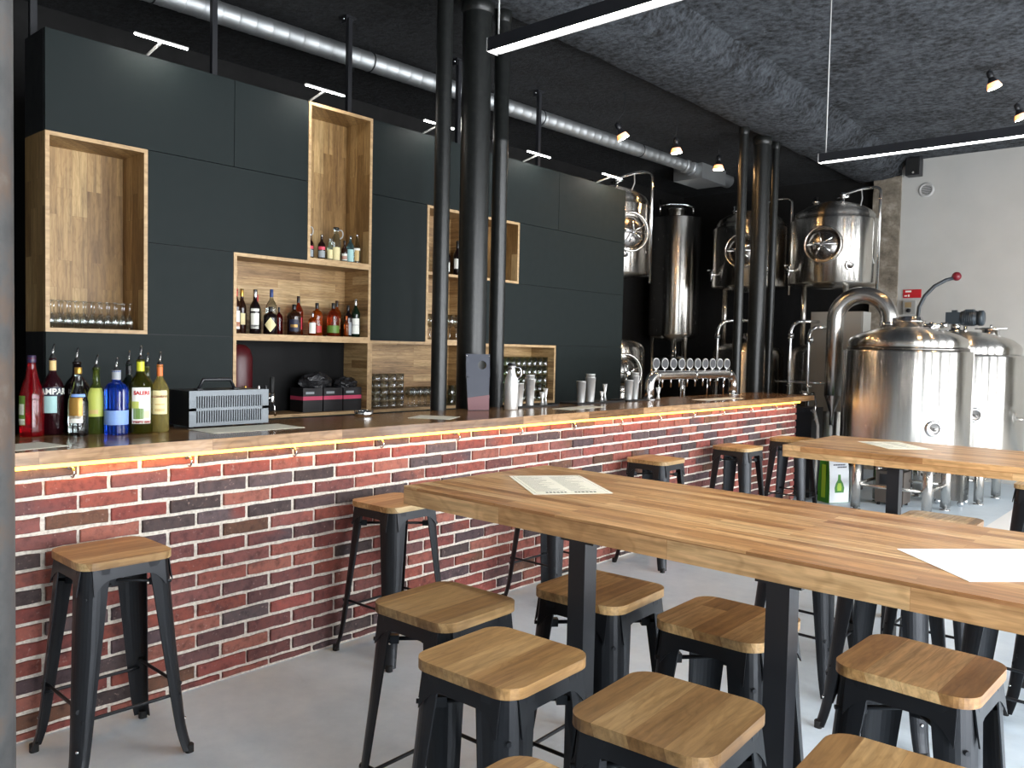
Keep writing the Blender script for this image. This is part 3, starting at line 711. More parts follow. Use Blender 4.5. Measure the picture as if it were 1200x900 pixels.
t = bottle(-3.80,1.805,ZB,.325,.082,'spirit',gm('pale_gold_liqueur_glass',srgb(214,196,120)),'pale gold bottle with orange collar, rightmost of the bar row',[(.26,.60,.85,CR,0),(.50,.53,.85,RD,0),(.30,.34,.55,TN,0),(.39,.41,.5,TN,0)],None,pourer=True,group=GBB,collar=(.80,.97,OR))
# niche of spirits
Z1, XN = 1.613, -5.02; GS = 'spirit bottles in the wide oak niche'
DR = gm('brown_spirit_glass',srgb(40,20,12),True); AM = gm('amber_whisky_glass',srgb(196,92,24)); CLR = gm('clear_bottle_glass',srgb(226,240,240)); BKG = gm('black_spirit_glass',srgb(18,10,12),True); CP = gm('copper_rum_glass',srgb(170,60,26)); GRN = gm('dark_green_glass',srgb(14,32,20),True); RED = gm('ruby_glass',srgb(110,22,26))
for (x,y,h,d,k,g,cap,labs,lb) in [
 (-5.02,2.90,.300,.058,'spirit',DR,RD,[(.1,.5,.9,W,0),(.15,.25,.9,OR,0)],'bottle with red top at the left edge of the spirits niche'),
 (-5.06,2.965,.305,.060,'wine',DR,GC,[(.2,.45,.8,CR,0)],'gold capped dark bottle second in the spirits niche'),
 (-4.99,3.022,.302,.070,'wine',BKG,SC,[(.12,.46,.8,W,0),(.14,.2,.8,NV,0),(.5,.56,.8,W,0)],'dark bottle with silver cap and tall white label'),
 (-5.08,3.09,.272,.062,'spirit',CLR,RD,[(.2,.45,.8,GY,0)],'clear bottle with red cap behind the diamond labelled one'),
 (-4.97,3.128,.190,.094,'squat',BKG,BK,[(.08,.60,-.85,CR,0)],'squat black apothecary bottle with a cream diamond label'),
 (-5.05,3.185,.315,.074,'spirit',CLR,BC,[(.2,.42,.8,LB_,0)],'tall clear bottle with blue cap in the spirits niche'),
 (-5.08,3.265,.195,.052,'squat',RED,BK,[],'small ruby bottle behind the blue capped one'),
 (-5.00,3.335,.218,.096,'squat',DR,BK,[(.12,.5,.7,NV,0),(.25,.34,.5,GO,0)],'squat brown bottle with wide black stopper and navy label'),
 (-5.09,3.43,.285,.070,'spirit',CP,BK,[(.15,.45,.8,PK,0)],'tall copper bottle with dark cap behind the squat ones'),
 (-4.98,3.475,.165,.060,'squat',AM,SC,[(.1,.55,.8,W,0)],'small amber bottle with big white label in the spirits niche'),
 (-5.02,3.54,.240,.084,'squat',AM,BK,[(.1,.3,.7,RD,.2)],'square shouldered amber bottle with black cap'),
 (-5.00,3.668,.246,.092,'squat',CP,BK,[(.1,.32,1.2,GN,0)],'orange brown bottle with a bright green band label'),
 (-5.07,3.752,.270,.064,'spirit',AM,BK,[(.2,.5,.8,CR,0)],'tall amber bottle behind the green banded one'),
 (-4.97,3.765,.155,.036,'wine',AM,OR,[],'tiny orange miniature bottle in front'),
 (-5.00,3.803,.236,.062,'spirit',BKG,BK,[(.06,.46,.9,GY,0)],'dark bottle with grey label beside the rightmost one'),
 (-5.00,3.872,.288,.068,'spirit',GRN,SC,[(.08,.48,.95,W,0),(.3,.32,.95,GY,0)],'dark green bottle with silver cap, rightmost in the spirits niche')]:
    bottle(x,y,Z1,h,d,k,g,lb,labs,cap,.82,group=GS,seg=20)
# upper niche
Z2 = 2.158; GU2 = 'bottles and carafes in the tall upper oak niche'
def carafe(x, y, z, h, d, g, label, cat='carafe', labs=(), group=None, steel_=False, hs=1):
    t = thing('carafe' if not steel_ else 'steel_flask', label, cat, (x,y,z), group=group); r = d/2; phi = math.atan2(-y,-x)
    obj('body', M().lathe([(0,0),(r*.94,0),(r,.006),(r,h*.55),(r*.93,h*.64),(r*.6,h*.77),(r*.48,h*.83),(r*.48,h*.93),(r*.56,h*.935),(r*.56,h*.95),(0,h*.95)], 28), g, t)
    obj('lid', M().lathe([(r*.58,h*.94),(r*.62,h*.945),(r*.62,h*.995),(r*.5,h),(0,h)], 20), BK, t)
    if steel_: obj('collar', M().lathe([(r*.5,h*.86),(r*.55,h*.865),(r*.55,h*.90),(r*.5,h*.905)], 20), m_chrome, t)
    u = Vector((math.cos(.7227),math.sin(.7227),0))
    pts = [u*(r*.5)+Vector((0,0,h*.92))] + [u*(r*1.0+.4*r*math.sin(a))+Vector((0,0,h*(.80+.11*math.cos(a)))) for a in [PI*k/8 for k in range(9)]] + [u*(r*.82)+Vector((0,0,h*.66))]
    obj('handle', M().tube(pts, .0045, 8), m_chrome if steel_ else m_plate, t)
    for (z0,z1,half,mat,dp) in labs: obj('label', M().lathe([(r+.001,z0*h),(r+.001,z1*h)], 14, a0=phi+dp-half, a1=phi+dp+half), mat, t)
    return t
COLA = gm('cola_glass',srgb(26,10,8),True)
bottle(-5.02,3.475,Z2,.185,.052,'wine',COLA,'cola bottle with red band at the left wall of the upper niche',[(.1,.36,1,GY,0),(.4,.52,1,PK,0)],SC,.93,group=GU2,seg=18)
carafe(-5.09,3.49,Z2,.262,.07,CLR,'clear carafe with black lid behind the two cola bottles',group=GU2)
bottle(-5.0,3.56,Z2,.185,.054,'wine',COLA,'cola bottle with red band, second from left in the upper niche',[(.1,.36,1,GY,0),(.4,.52,1,PK,0)],SC,.93,group=GU2,seg=18)
bottle(-5.0,3.632,Z2,.165,.045,'wine',gm('pale_green_glass',srgb(190,206,180)),'small pale bottle with cream label in the upper niche',[(.1,.5,1,CR,0)],SC,.93,group=GU2,seg=18)
carafe(-5.02,3.70,Z2,.255,.072,CLR,'clear carafe with black lid and cream label in the upper niche',labs=[(.05,.42,.9,CR,0)],group=GU2)
bottle(-5.0,3.763,Z2,.165,.044,'wine',DR,'small brown bottle with orange label in the upper niche',[(.1,.4,1,W,0),(.15,.3,1,OR,0)],BK,.93,group=GU2,seg=18)
bottle(-5.0,3.815,Z2,.205,.056,'spirit',gm('teal_glass',srgb(90,130,140)),'clear bottle with teal label in the upper niche',[(.06,.5,1,TE,0)],SC,.9,group=GU2,seg=18)
bottle(-5.0,3.876,Z2,.225,.056,'taper',CLR,'tapering clear bottle with yellow label, rightmost in the upper niche',[(.1,.45,.6,TN,0),(.45,.52,1,W,0)],SC,.93,group=GU2,seg=18)
# shelf niche behind the columns
Z3 = 2.1535; GE = 'wine bottles on the shelf behind the columns'
bottle(-5.03,4.60,Z3,.33,.062,'taper',CLR,'clear bottle with chrome pourer left of the thin column, upper shelf',[(.1,.4,.8,W,0)],None,pourer=True,group=GE,seg=18)
bottle(-5.03,4.84,Z3,.255,.06,'wine',BKG,'dark wine bottle hiding beside the thin column, white label sliver',[(.12,.42,.9,W,0)],BK,.78,group=GE,seg=18)
bottle(-5.0,4.935,Z3,.30,.074,'wine',BKG,'dark wine bottle with white label between the columns',[(.2,.48,.8,W,0)],BK,.78,group=GE,seg=18)
bottle(-5.04,4.994,Z3,.28,.062,'wine',BKG,'dark wine bottle just left of the thickest column',[(.12,.42,.9,GY,0)],BK,.78,group=GE,seg=18)
carafe(-5.02,5.46,2.158,.29,.085,m_tin,'steel growler flask in the small square oak niche','flask',steel_=True)
carafe(-3.80,4.30,ZB,.325,.098,m_tin,'steel growler flask with black lid standing on the bar beside the slate board','flask',steel_=True)

# ------------------------------------------------------------------ glasses
def wine_glass_bm(h, r, inv=False):
    P = [(0,0),(r*.85,0),(r*.85,.002),(.008,.006),(.0042,.02),(.0042,h*.42),(.012,h*.46),(r*.9,h*.62),(r,h*.74),(r*.86,h),(r*.84,h),(r*.96,h*.74),(r*.86,h*.63),(0,h*.48)]
    if inv: P = [(a, h-b) for a, b in P]
    return M().lathe(P, 18)
def repeat(name, m, mat, spots, label, cat, group):
    o = obj(name, m, mat); tag(o, label, cat, group); o.location = spots[0]
    for p in spots[1:]:
        c = o.copy(); COL.objects.link(c); c.location = p
sp = [(x, 1.735+.0435*k, 1.613) for x in (-4.955,-5.03) for k in range(11)]
repeat('stemmed_glass', wine_glass_bm(.155,.0205,True), m_glass, sp, 'upturned stemmed glass in the tall oak niche at the left end', 'glass', 'upturned stemmed glasses in the left oak niche')
sp = [(-4.98,4.435+.066*k,1.068) for k in range(6)] + [(-5.06,4.46+.066*k,1.068) for k in range(5)]
repeat('wine_glass', wine_glass_bm(.155,.031), m_glass, sp, 'wine glass in the low oak niche left of the thickest column', 'glass', 'wine glasses in the low niche')
sp = [(-5.03,4.585+.075*k,1.613) for k in range(2)] + [(-5.0,4.86+.076*k,1.613) for k in range(2)]
repeat('balloon_glass', wine_glass_bm(.21,.036), m_glass, sp, 'tall wine glass on the lower shelf of the niche behind the columns', 'glass', 'tall wine glasses behind the columns')
def tumbler_bm(h, r): return M().lathe([(0,0),(r*.86,0),(r*.88,.003),(r,h),(r*.955,h),(r*.85,.008),(0,.008)], 18)
sp = [(-5.0,4.00+.079*c,1.068+.0535*k) for k in range(5) for c in range(5)]
repeat('tumbler', tumbler_bm(.053,.037), m_glass, sp, 'low tumbler in the stacked block at the left of the low oak niche', 'glass', 'stacked low tumblers')
m_milk = thin_glass('greenish_tumbler_glass', (.80,.88,.80,1))
sp = [(-4.985,5.326+.078*c,1.068+.082*k) for k in range(5) for c in range(11)]
repeat('beer_tumbler', tumbler_bm(.081,.037), m_milk, sp, 'stacked greenish beer glass in the low niche right of the columns', 'glass', 'stacked beer glasses')
sp = [(-4.97,4.85+.08*c,1.068+.082*k) for k in range(2) for c in range(2)]
repeat('straight_tumbler', tumbler_bm(.081,.037), m_milk, sp, 'stacked beer glass between the thin and the thickest column', 'glass', 'stacked glasses between the columns')

# low black niche: canister, boxes in plastic, small bottles
t = thing('storage_canister', 'dark maroon rounded canister at the left of the black backed niche', 'canister', (-5.08,2.945,1.068))
obj('body', M().lathe([(0,0),(.095,0),(.1,.01),(.1,.38),(.085,.44),(.05,.47),(0,.475)], 24), pm('maroon_enamel',srgb(70,16,22),.4), t)
obj('base_ring', M().lathe([(.102,.0),(.104,.0),(.104,.02),(.102,.02)], 24), BK, t)
for y, g, cp, lb in [(2.93,DR,GC,'small gold capped bottle in front of the maroon canister'),(3.03,BKG,SC,'small silver capped dark bottle right of the maroon canister'),(3.085,BKG,BK,'small black bottle in the shade of the low niche')]:
    bottle(-4.95,y,1.068,.20,.05,'wine',g,lb,[],cp,.80,group='small bottles in the low black niche',seg=16)
m_pkbox = plain('black_carton', srgb(26,24,26), .45); m_pink = plain('pink_band', srgb(196,66,98), .5)
for i,(y,lb) in enumerate([(3.465,'black carton with pink band, left one in the low niche'),(3.64,'black carton with pink band, middle one in the low niche'),(3.815,'black carton with pink band, right one in the low niche')]):
    t = thing('drink_carton', lb, 'box', (-5.03,y,1.068), group='cartons with a pink band')
    obj('carton', M().box(-.08,.08,-.082,.082,0,.17).bevel(.003,1), m_pkbox, t)
    obj('pink_band', M().box(.0801,.081,-.082,.082,.085,.112).box(-.08,.0801,-.083,-.0821,.085,.112), m_pink, t)
    obj('print', M().box(.0801,.0812,-.06,.01,.128,.145), GY, t)
m_film = N('crinkled_plastic_film').set(Base_Color=srgb(40,40,42), Roughness=.12); m_film.bump(m_film.noise(m_film.coord(), 40, 3), .8, .02); m_film = m_film.m
for y, s, lb in [(3.54,1,'crumpled plastic bag on the left and middle pink banded cartons'),(3.80,.7,'crumpled plastic bag on the right pink banded carton')]:
    m = M(); bmesh.ops.create_icosphere(m.bm, subdivisions=3, radius=1)
    rn = random.Random(int(y*100))
    for v in m.bm.verts: v.co = Vector((v.co.x*.085, v.co.y*.13*s, max(v.co.z,-.45)*.075*s))*(1+rn.uniform(-.16,.16)) ; v.co.z = max(v.co.z, -.034*s)
    o = obj('plastic_bag', m, m_film); o.location = (-5.03,y,1.2385+.034*s); tag(o, lb, 'bag')

# ------------------------------------------------------------------ things on the bar
t = thing('drinks_cooler', 'black box cooler with a slotted silver front and black handle on the bar', 'cooler', (-3.80,2.165,ZB))
obj('housing', M().box(-.25,-.012,-.215,.215,.014,.185).bevel(.004,2), m_black, t)
m = M(); m.box(-.012,-.004,-.215,.215,.014,.185); m.mi = 1
fr = M(); Y0, Y1 = -.18, .18
fr.box(-.004,.004,-.217,.217,.012,.030); fr.box(-.004,.004,-.217,.217,.160,.187); fr.box(-.004,.004,-.217,.217,.088,.102); fr.box(-.004,.004,-.217,Y0,.030,.160); fr.box(-.004,.004,Y1,.217,.030,.160)
ns = 28
for k in range(ns):
    y = Y0+(Y1-Y0)*(k+1)/ns; fr.box(-.004,.003,y-.0058,y,.030,.088); fr.box(-.004,.003,y-.0058,y,.102,.160)
obj('front_backing', m, m_black, t); tag(obj('front_grille', fr, pm('silver_front',srgb(94,99,103),.4,.5), t), 'silver slotted front grille')
m = M(); m.tube([(-.13,-.1,.185),(-.13,-.075,.235),(-.13,.075,.235),(-.13,.1,.185)], .009, 8); m.box(-.15,-.11,-.115,-.085,.185,.19); m.box(-.15,-.11,.085,.115,.185,.19); obj('handle', m, m_black, t)
for sx in (-.23,-.03):
    for sy in (-.19,.19): obj('foot', M().lathe([(0,0),(.012,0),(.014,.014),(0,.014)], 12, org=(sx,sy,0)), m_rubber, t)
m = M(); m.tube([(-.06,.215,.135),(-.06,.275,.135)], .009, 10); m.lathe([(.014,-.02),(.016,.0),(.014,.025),(0,.026)], 14, org=(-.06,.275,.135)); m.tube([(-.06,.275,.12),(-.05,.285,.09),(-.045,.29,.04)], .006, 8)
tap = obj('tap', m, m_chrome, t); obj('tap_lever', M().lathe([(.008,0),(.01,.01),(.013,.08),(.0,.085)], 12, org=(-.06,.277,.165)), m_rubber, tap)
t = thing('ashtray', 'round shiny metal ashtray on the bar right of the cartons', 'ashtray', (-3.95,3.13,ZB))
obj('bowl', M().lathe([(0,0),(.053,0),(.057,.004),(.057,.034),(.052,.036),(.050,.032),(.048,.008),(0,.006)], 28), m_chrome, t)
m = M()
for k in range(4): m.box(.046,.060,-.008,.008,.0335,.0365, Matrix.Rotation(PI/4+k*PI/2,4,'Z'))
obj('cigarette_rest', m, m_black, t)
# slate board with a round hole
t = thing('slate_board', 'dark slate board with a round hole leaning on the thickest column', 'board', (-3.885,4.06,ZB), math.atan2(-4.06,3.885)+.25)
w0, w1, hb, th = .072, .088, .385, .012; lean = Matrix.Rotation(-.10,4,'Y')
def bp(u, z): return lean @ Vector((0,u,z))
m = M(); hc, hr = (.03,hb-.075), .030
pol = [(-w1+.008,hb),(-w1,hb-.008)]
n = 32; inner = [(hc[0]+hr*math.cos(2*PI*k/n), hc[1]+hr*math.sin(2*PI*k/n)) for k in range(n)]
zl = hb-.16; ww = lambda z: w0+(w1-w0)*z/hb
outer = []
for k in range(n):
    a = 2*PI*k/n; dx, dy = math.cos(a), math.sin(a); s = 9
    for (nx,ny,c) in ((1,0,ww(hc[1])-hc[0]),(-1,0,ww(hc[1])+hc[0]),(0,1,hb-hc[1]),(0,-1,hc[1]-zl)):
        q = dx*nx+dy*ny
        if q > 1e-6: s = min(s, c/q)
    outer.append((hc[0]+dx*s, hc[1]+dy*s))
L = [[Vector(lean @ Vector((x0,u,z))) for u,z in P] for P, x0 in ((inner,0),(outer,0),(outer,-th),(inner,-th),(inner,0))]
m.loft(L, cap=False)
cc = [(-ww(zl),zl),(ww(zl),zl),(w0,.0),(-w0,.0)]
m.loft([[lean @ Vector((x0,u,z)) for u,z in cc] for x0 in (-th,0)])
for s in (-1,1): m.loft([[lean @ Vector((x0,u,z)) for u,z in ((s*ww(hc[1]),zl),(s*ww(hc[1]),hb),(s*(ww(hc[1])-.004),hb),(s*(ww(hc[1])-.004),zl))] for x0 in (-th,0)])
obj('panel', m, pm('slate_blue_board',srgb(52,56,68),.6), t)
tag(obj('lower_pocket', M().loft([[lean @ Vector((x0,u,z)) for u,z in ((-w0-.001,.002),(w0+.001,.002),(ww(.105)+.001,.105),(-ww(.105)-.001,.085))] for x0 in (.0,.008)]), pm('dull_maroon',srgb(110,72,76),.6), t), 'maroon lower pocket')
for s in (-1,1): obj('rivet', M().lathe([(0,.004),(.004,.003),(.005,0)], 10, mtx=lean @ Matrix.Translation((0,s*(w1-.010),hb-.012)) @ Matrix.Rotation(PI/2,4,'Y')), m_chrome, t)
# bar mats and shaker tins
def mat_(y0, y1, label):
    t = thing('bar_mat', label, 'mat', (-3.94,(y0+y1)/2,ZB)); L = (y1-y0)/2
    obj('base', M().box(-.09,.09,-L,L,0,.006), m_rubber, t)
    obj('rim', M().box(.082,.09,-L,L,.006,.014).box(-.09,-.082,-L,L,.006,.014).box(-.082,.082,-L,-L+.008,.006,.014).box(-.082,.082,L-.008,L,.006,.014), m_rubber, t)
mat_(4.44,4.90,'short black bar mat under the shakers beside the steel flask')
mat_(5.14,5.80,'black bar mat under the middle shakers')
mat_(5.84,6.19,'long black bar mat under the shakers by the tap tower')
def tin(x, y, h, r, label, double=False):
    t = thing('shaker_tin', label, 'shaker', (x,y,ZB+.0065), group='steel shaker tins on the bar')
    obj('cup', M().lathe([(0,0),(r*.74,0),(r*.76,.004),(r,h),(r*1.03,h),(r*1.03,h-.003),(r*.97,h-.004),(r*.72,.006),(0,.006)], 24), m_tin, t)
    if double: obj('inner_cup', M().lathe([(r*.6,h*.5),(r*.9,h+.028),(r*.93,h+.028),(r*.88,h+.024),(r*.55,h*.5)], 24), m_tin, t)
def jigger(x, y, h, r, label):
    t = thing('jigger', label, 'jigger', (x,y,ZB+.0065), group='steel jiggers on the bar')
    obj('large_cup', M().lathe([(r*.3,h*.42),(r,h),(r*.94,h),(r*.22,h*.46),(0,h*.46)], 20), m_tin, t)
    obj('small_cup', M().lathe([(r*.3,h*.42),(r*.85,0),(r*.79,0),(r*.22,h*.38)], 20), m_tin, t)
tin(-3.90,4.50,.172,.034,'steel shaker tin nearest the growler flask')
tin(-3.92,4.645,.20,.037,'taller steel shaker tin behind the first, with a cup in it',True)
jigger(-3.90,4.765,.10,.021,'shorter steel jigger on the short bar mat')
jigger(-3.93,4.84,.125,.019,'taller steel jigger on the short bar mat')
tin(-3.93,5.29,.172,.038,'shorter shaker tin on the middle bar mat')
tin(-3.95,5.44,.20,.042,'taller shaker tin on the middle bar mat',True)
jigger(-3.92,5.56,.085,.02,'small jigger right of the middle shakers')
jigger(-3.96,5.66,.142,.02,'tall slim jigger at the right of the middle mat')
tin(-3.93,5.97,.172,.04,'shorter shaker tin left of the tap tower')
tin(-3.96,6.11,.205,.038,'taller shaker tin at the left foot of the tap tower',True)
jigger(-3.85,6.165,.09,.02,'left jigger at the foot of the tap tower')
jigger(-3.83,6.29,.105,.023,'right jigger at the foot of the tap tower')

# tap tower
t = thing('tap_tower', 'chrome beer tap tower, a raised tube with ten round tap badges', 'beer tap', (-3.93,7.08,ZB)); m_tower = plain('bright_chrome', (.85,.85,.85,1), .2, 1)
ya, yb, zt, rb, rt = -.78, .83, .215, .105, .043
pth = [(0,ya,0),(0,ya,zt-rb)] + [(0, ya+rb-rb*math.cos(a), zt-rb+rb*math.sin(a)) for a in [PI/2*k/8 for k in range(1,9)]] + [(0,0,zt)] + [(0, yb-rb+rb*math.sin(a), zt-rb+rb*math.cos(a)) for a in [PI/2*k/8 for k in range(9)]] + [(0,yb,0)]
obj('pipe', M().tube(pth, rt, 22), m_tower, t)
for y in (ya+rb+.01, 0, yb-rb-.01):
    m = M(); m.tube([(0,y-.014,zt),(0,y+.014,zt)], rt*1.14, 22); m.box(.02,.05,-.012,.012,-.056,-.03, Matrix.Translation((0,y,zt))); m.box(-.012,.012,-.012,.012,.038,.06, Matrix.Translation((0,y,zt)))
    obj('clamp_ring', m, m_chrome, t)
for y in (ya, yb): obj('foot_flange', M().lathe([(0,0),(rt*1.7,0),(rt*1.7,.006),(rt*1.2,.010),(rt*1.05,.02)], 24, org=(0,y,0)), m_chrome, t)
m_badge = plain('badge_face', srgb(62,62,64), .7); m_bring = plain('badge_rim', srgb(186,186,184), .3, .6)
for k in range(10):
    y = -.68+1.36*k/9
    fa = obj('tap_faucet', M().tube([(-.02,y,zt-.03),(-.022,y,zt-.06),(-.02,y,zt-.115)], [.010,.009,.006], 12), m_chrome, t)
    B = Matrix.Translation((.0,y,zt+.105)) @ Matrix.Rotation(-.55,4,'Z') @ Matrix.Rotation(PI/2,4,'Y')
    ring = [Vector((.052*math.cos(a), .036*math.sin(a), 0)) for a in [2*PI*i/28 for i in range(28)]]
    m = M(); m.loft([[B @ (p*s+Vector((0,0,zz))) for p in ring] for s, zz in ((.86,-.008),(1,-.004),(1,.006),(.86,.010))]); m.tube([(.0,y,zt+.04),(.0,y,zt+.06)], .007, 8)
    bd = obj('tap_badge', m, m_bring, t)
    m = M(); m.loft([[B @ (p*.82+Vector((0,0,zz))) for p in ring] for zz in (.0095,.0115)]); obj('badge_face', m, m_badge, bd)
m = M()
for y in (-.62,-.2,.28,.62): m.tube([(-.0,y,zt-.03),(-.0,y,.0)], .006, 8)
obj('support_rod', m, m_chrome, t)

# ------------------------------------------------------------------ brewery
def on_tank(r, z, ang): # frame on the shell surface: local z points outwards, local y up
    d = Vector((math.cos(ang), math.sin(ang), 0)); x = Vector((-d.y, d.x, 0)); u = Vector((0,0,1))
    return Matrix(((x.x,u.x,d.x,d.x*r),(x.y,u.y,d.y,d.y*r),(x.z,u.z,d.z,z),(0,0,0,1)))
def oval(a, b, s, z, n=32): return [Vector((a*s*math.cos(2*PI*k/n), b*s*math.sin(2*PI*k/n), z)) for k in range(n)]
def manway(t, r, z, ang, a=.23, b=.235):
    T = on_tank(r-.035, z, ang); m = M()
    m.loft([[T @ p for p in oval(a,b,s,zz)] for s, zz in ((1.0,-.05),(1.0,.075),(.93,.085),(.88,.075),(.86,.03))], cap=False, smooth=True)
    mw = obj('manway_ring', m, m_steel, t)
    m = M(); m.loft([[T @ p for p in oval(a,b,s,zz)] for s, zz in ((.86,.02),(.80,.035),(.72,.05),(.4,.075),(.1,.085))], smooth=True); obj('manway_door', m, m_steel_dk, mw)
    m = M(); c = T @ Vector((0,0,.125)); m.tube([T @ Vector((0,0,.06)), T @ Vector((0,0,.14))], .016, 10)
    for k in range(5):
        q = PI/2+.2+2*PI*k/5; m.tube([c, T @ Vector((a*.62*math.cos(q), a*.62*math.sin(q), .135))], [.009,.011], 8)
    m.tube([T @ Vector((-a*.8,0,.06)), T @ Vector((0,0,.105)), T @ Vector((a*.8,0,.06))], .012, 8)
    obj('star_handle', m, m_chrome, mw)
def port(t, r, z, ang, rad=.055, name='sight_port'):
    T = on_tank(r-.015, z, ang); m = M(); m.lathe([(rad*.62,.03),(rad*.66,.045),(rad,.045),(rad*1.05,.035),(rad*1.05,0)], 22, mtx=T); p = obj(name, m, m_chrome, t)
    m = M(); m.lathe([(0,.022),(rad*.3,.026),(rad*.62,.03)], 20, mtx=T); m.tube([T @ Vector((-rad*.3,rad*.1,.03)), T @ Vector((rad*.25,-rad*.2,.045))], rad*.14, 8); obj('port_glass', m, m_steel_dk, p)
def valve(t, r, z, ang, L=.10):
    T = on_tank(r-.01, z, ang); m = M(); m.tube([T @ Vector((0,0,0)), T @ Vector((0,0,L))], .018, 10); m.lathe([(.0,-.03),(.028,-.03),(.03,0),(.028,.03),(0,.03)], 14, mtx=T @ Matrix.Translation((0,0,L)) @ Matrix.Rotation(PI/2,4,'X'))
    m.tube([T @ Vector((0,.0,L)), T @ Vector((0,.06,L))], .008, 8); m.tube([T @ Vector((-.1,.065,L)), T @ Vector((.06,.065,L))], .011, 8); m.tube([T @ Vector((0,0,L)), T @ Vector((0,-.09,L+.01))], .012, 8); obj('sample_valve', m, m_chrome, t)
def legs(t, r, z0, z1, n, lr, a0=0, foot=True):
    for k in range(n):
        a = a0+2*PI*k/n; x, y = r*math.cos(a), r*math.sin(a)
        lg = obj('leg', M().tube([(x,y,z0+(.03 if foot else 0)),(x,y,z1)], lr, 18), m_pipe, t)
        if foot: obj('foot_pad', M().lathe([(0,0),(lr*1.1,0),(lr*1.1,.01),(lr*.5,.015),(lr*.5,.035),(0,.035)], 16, org=(x,y,z0)), m_chrome, lg)
def upper_tank(x, y, r, z0, z1, ang, label, mw=True, extra=True, md=-.22):
    t = thing('fermentation_tank', label, 'tank', (x,y,1.70), group='steel fermentation tanks'); o = -1.70
    obj('shell', M().lathe([(0,z0+o-.03),(r*.5,z0+o-.025),(r*.95,z0+o),(r,z0+o+.02),(r,z1+o-.015),(r*.985,z1+o)], 64), m_steel, t)
    obj('dome', M().lathe([(r*.985,z1+o),(r*.92,z1+o+.008),(r*.92,z1+o+.05),(r*.86,z1+o+.11),(r*.62,z1+o+.19),(r*.3,z1+o+.24),(0,z1+o+.25)], 64), m_steel, t)
    if mw: manway(t, r, 2.92+o, ang+md)
    port(t, r, 2.66+o, ang+.35); valve(t, r, 2.62+o, ang-.95)
    legs(t, r*.62, 1.688+o, z0+o+.0, 3, .035, ang+.5, False)
    top = z1+o+.2
    m = M(); m.lathe([(.035,0),(.035,.08),(.05,.085),(.05,.10),(.03,.105),(.03,.16),(0,.165)], 16, org=(r*.5*math.cos(ang-1),r*.5*math.sin(ang-1),top-.06)); obj('pressure_valve', m, m_chrome, t)
    m = M(); cx, cy = r*.55*math.cos(ang+.3), r*.55*math.sin(ang+.3); m.tube([(cx,cy,top-.07),(cx,cy,top+.08)], .022, 10); m.tube([(cx-.07,cy,top+.05),(cx+.07,cy,top+.07)], .02, 10); m.lathe([(0,-.03),(.04,-.03),(.04,.03),(0,.03)], 14, org=(cx,cy,top+.09)); obj('top_valve', m, m_chrome, t)
    if extra:
        e = ang+1.12; ex, ey = (r+.035)*math.cos(e), (r+.035)*math.sin(e); c2x, c2y = (r*.62)*math.cos(e), (r*.62)*math.sin(e)
        zt = z1+o+.38
        pts = [(ex,ey,z0+o-.1),(ex,ey,zt-.06)]+[(ex+(c2x-ex)*.35*(1-math.cos(a)), ey+(c2y-ey)*.35*(1-math.cos(a)), zt-.06+.06*math.sin(a)) for a in [PI/2*k/5 for k in range(1,6)]]+[(c2x,c2y,zt),(cx,cy,zt-.09)]
        obj('cleaning_pipe', M().tube(pts, .018, 10), m_chrome, t)
        m = M(); m.tube([(c2x,c2y,zt),(c2x+.02,c2y-.02,zt-.12),(c2x+(ex-c2x)*.2,c2y+(ey-c2y)*.2-.2,zt-.35),(ex-.03,ey-.05,z0+o+.25)], .008, 8); obj('hose', m, m_plate, t)
    return t
def lower_tank(x, y, r, ang, label, mw=False, md=0):
    t = thing('conditioning_tank', label, 'tank', (x,y,0), group='lower steel tanks')
    obj('shell', M().lathe([(0,.2),(r*.6,.24),(r*.97,.38),(r,.42),(r,1.55),(r*.96,1.6)], 56), m_steel, t)
    obj('dome', M().lathe([(r*.96,1.6),(r*.9,1.64),(r*.7,1.685),(r*.3,1.70),(0,1.70)], 56), m_steel, t)
    m = M(); m.tube([(.0,0,1.69),(.0,0,1.80)], .05, 16); m.tube([(-.12,0,1.78),(.12,0,1.78)], .018, 8); m.lathe([(.0,-.02),(.07,-.02),(.07,.02),(0,.02)], 18, org=(0,0,1.82)); obj('neck_fitting', m, m_chrome, t)
    if mw: manway(t, r, 1.30, ang+md, .22, .23)
    else: port(t, r, 1.25, ang+.3)
    legs(t, r*.8, 0, .4, 4, .03)
camang = lambda x, y: math.atan2(-y, -x)
for (x,y,r,lu,ll,mw) in [(-5.779,8.238,.52,'steel fermentation tank half hidden by the right end of the cabinet wall','lower steel tank with manway at the right end of the cabinet wall',True),
    (-5.16,10.80,.53,'steel fermentation tank with manway seen behind the far columns','lower steel tank below the one behind the far columns',False),
    (-4.00,10.74,.545,'large steel fermentation tank beside the rough stone pier','lower dim steel tank under the one beside the stone pier',False)]:
    a = camang(x,y); upper_tank(x,y,r,2.45,3.27,a,lu,md=.50 if mw else -.22); lower_tank(x,y,r*.92,a,ll,mw,.50)
x, y = -6.30, 10.72; a = camang(x,y)
t = thing('bright_tank', 'tall plain steel tank with a clamped lid, in the dark corner', 'tank', (x,y,0))
obj('shell', M().lathe([(0,1.70),(.2,1.72),(.36,1.79),(.372,1.82),(.372,3.49),(.36,3.505),(.2,3.53),(0,3.54)], 56), m_steel, t)
m = M(); m.lathe([(.13,3.50),(.13,3.62),(.15,3.625),(.15,3.64),(.1,3.67),(0,3.675)], 28); obj('lid_neck', m, m_steel, t)
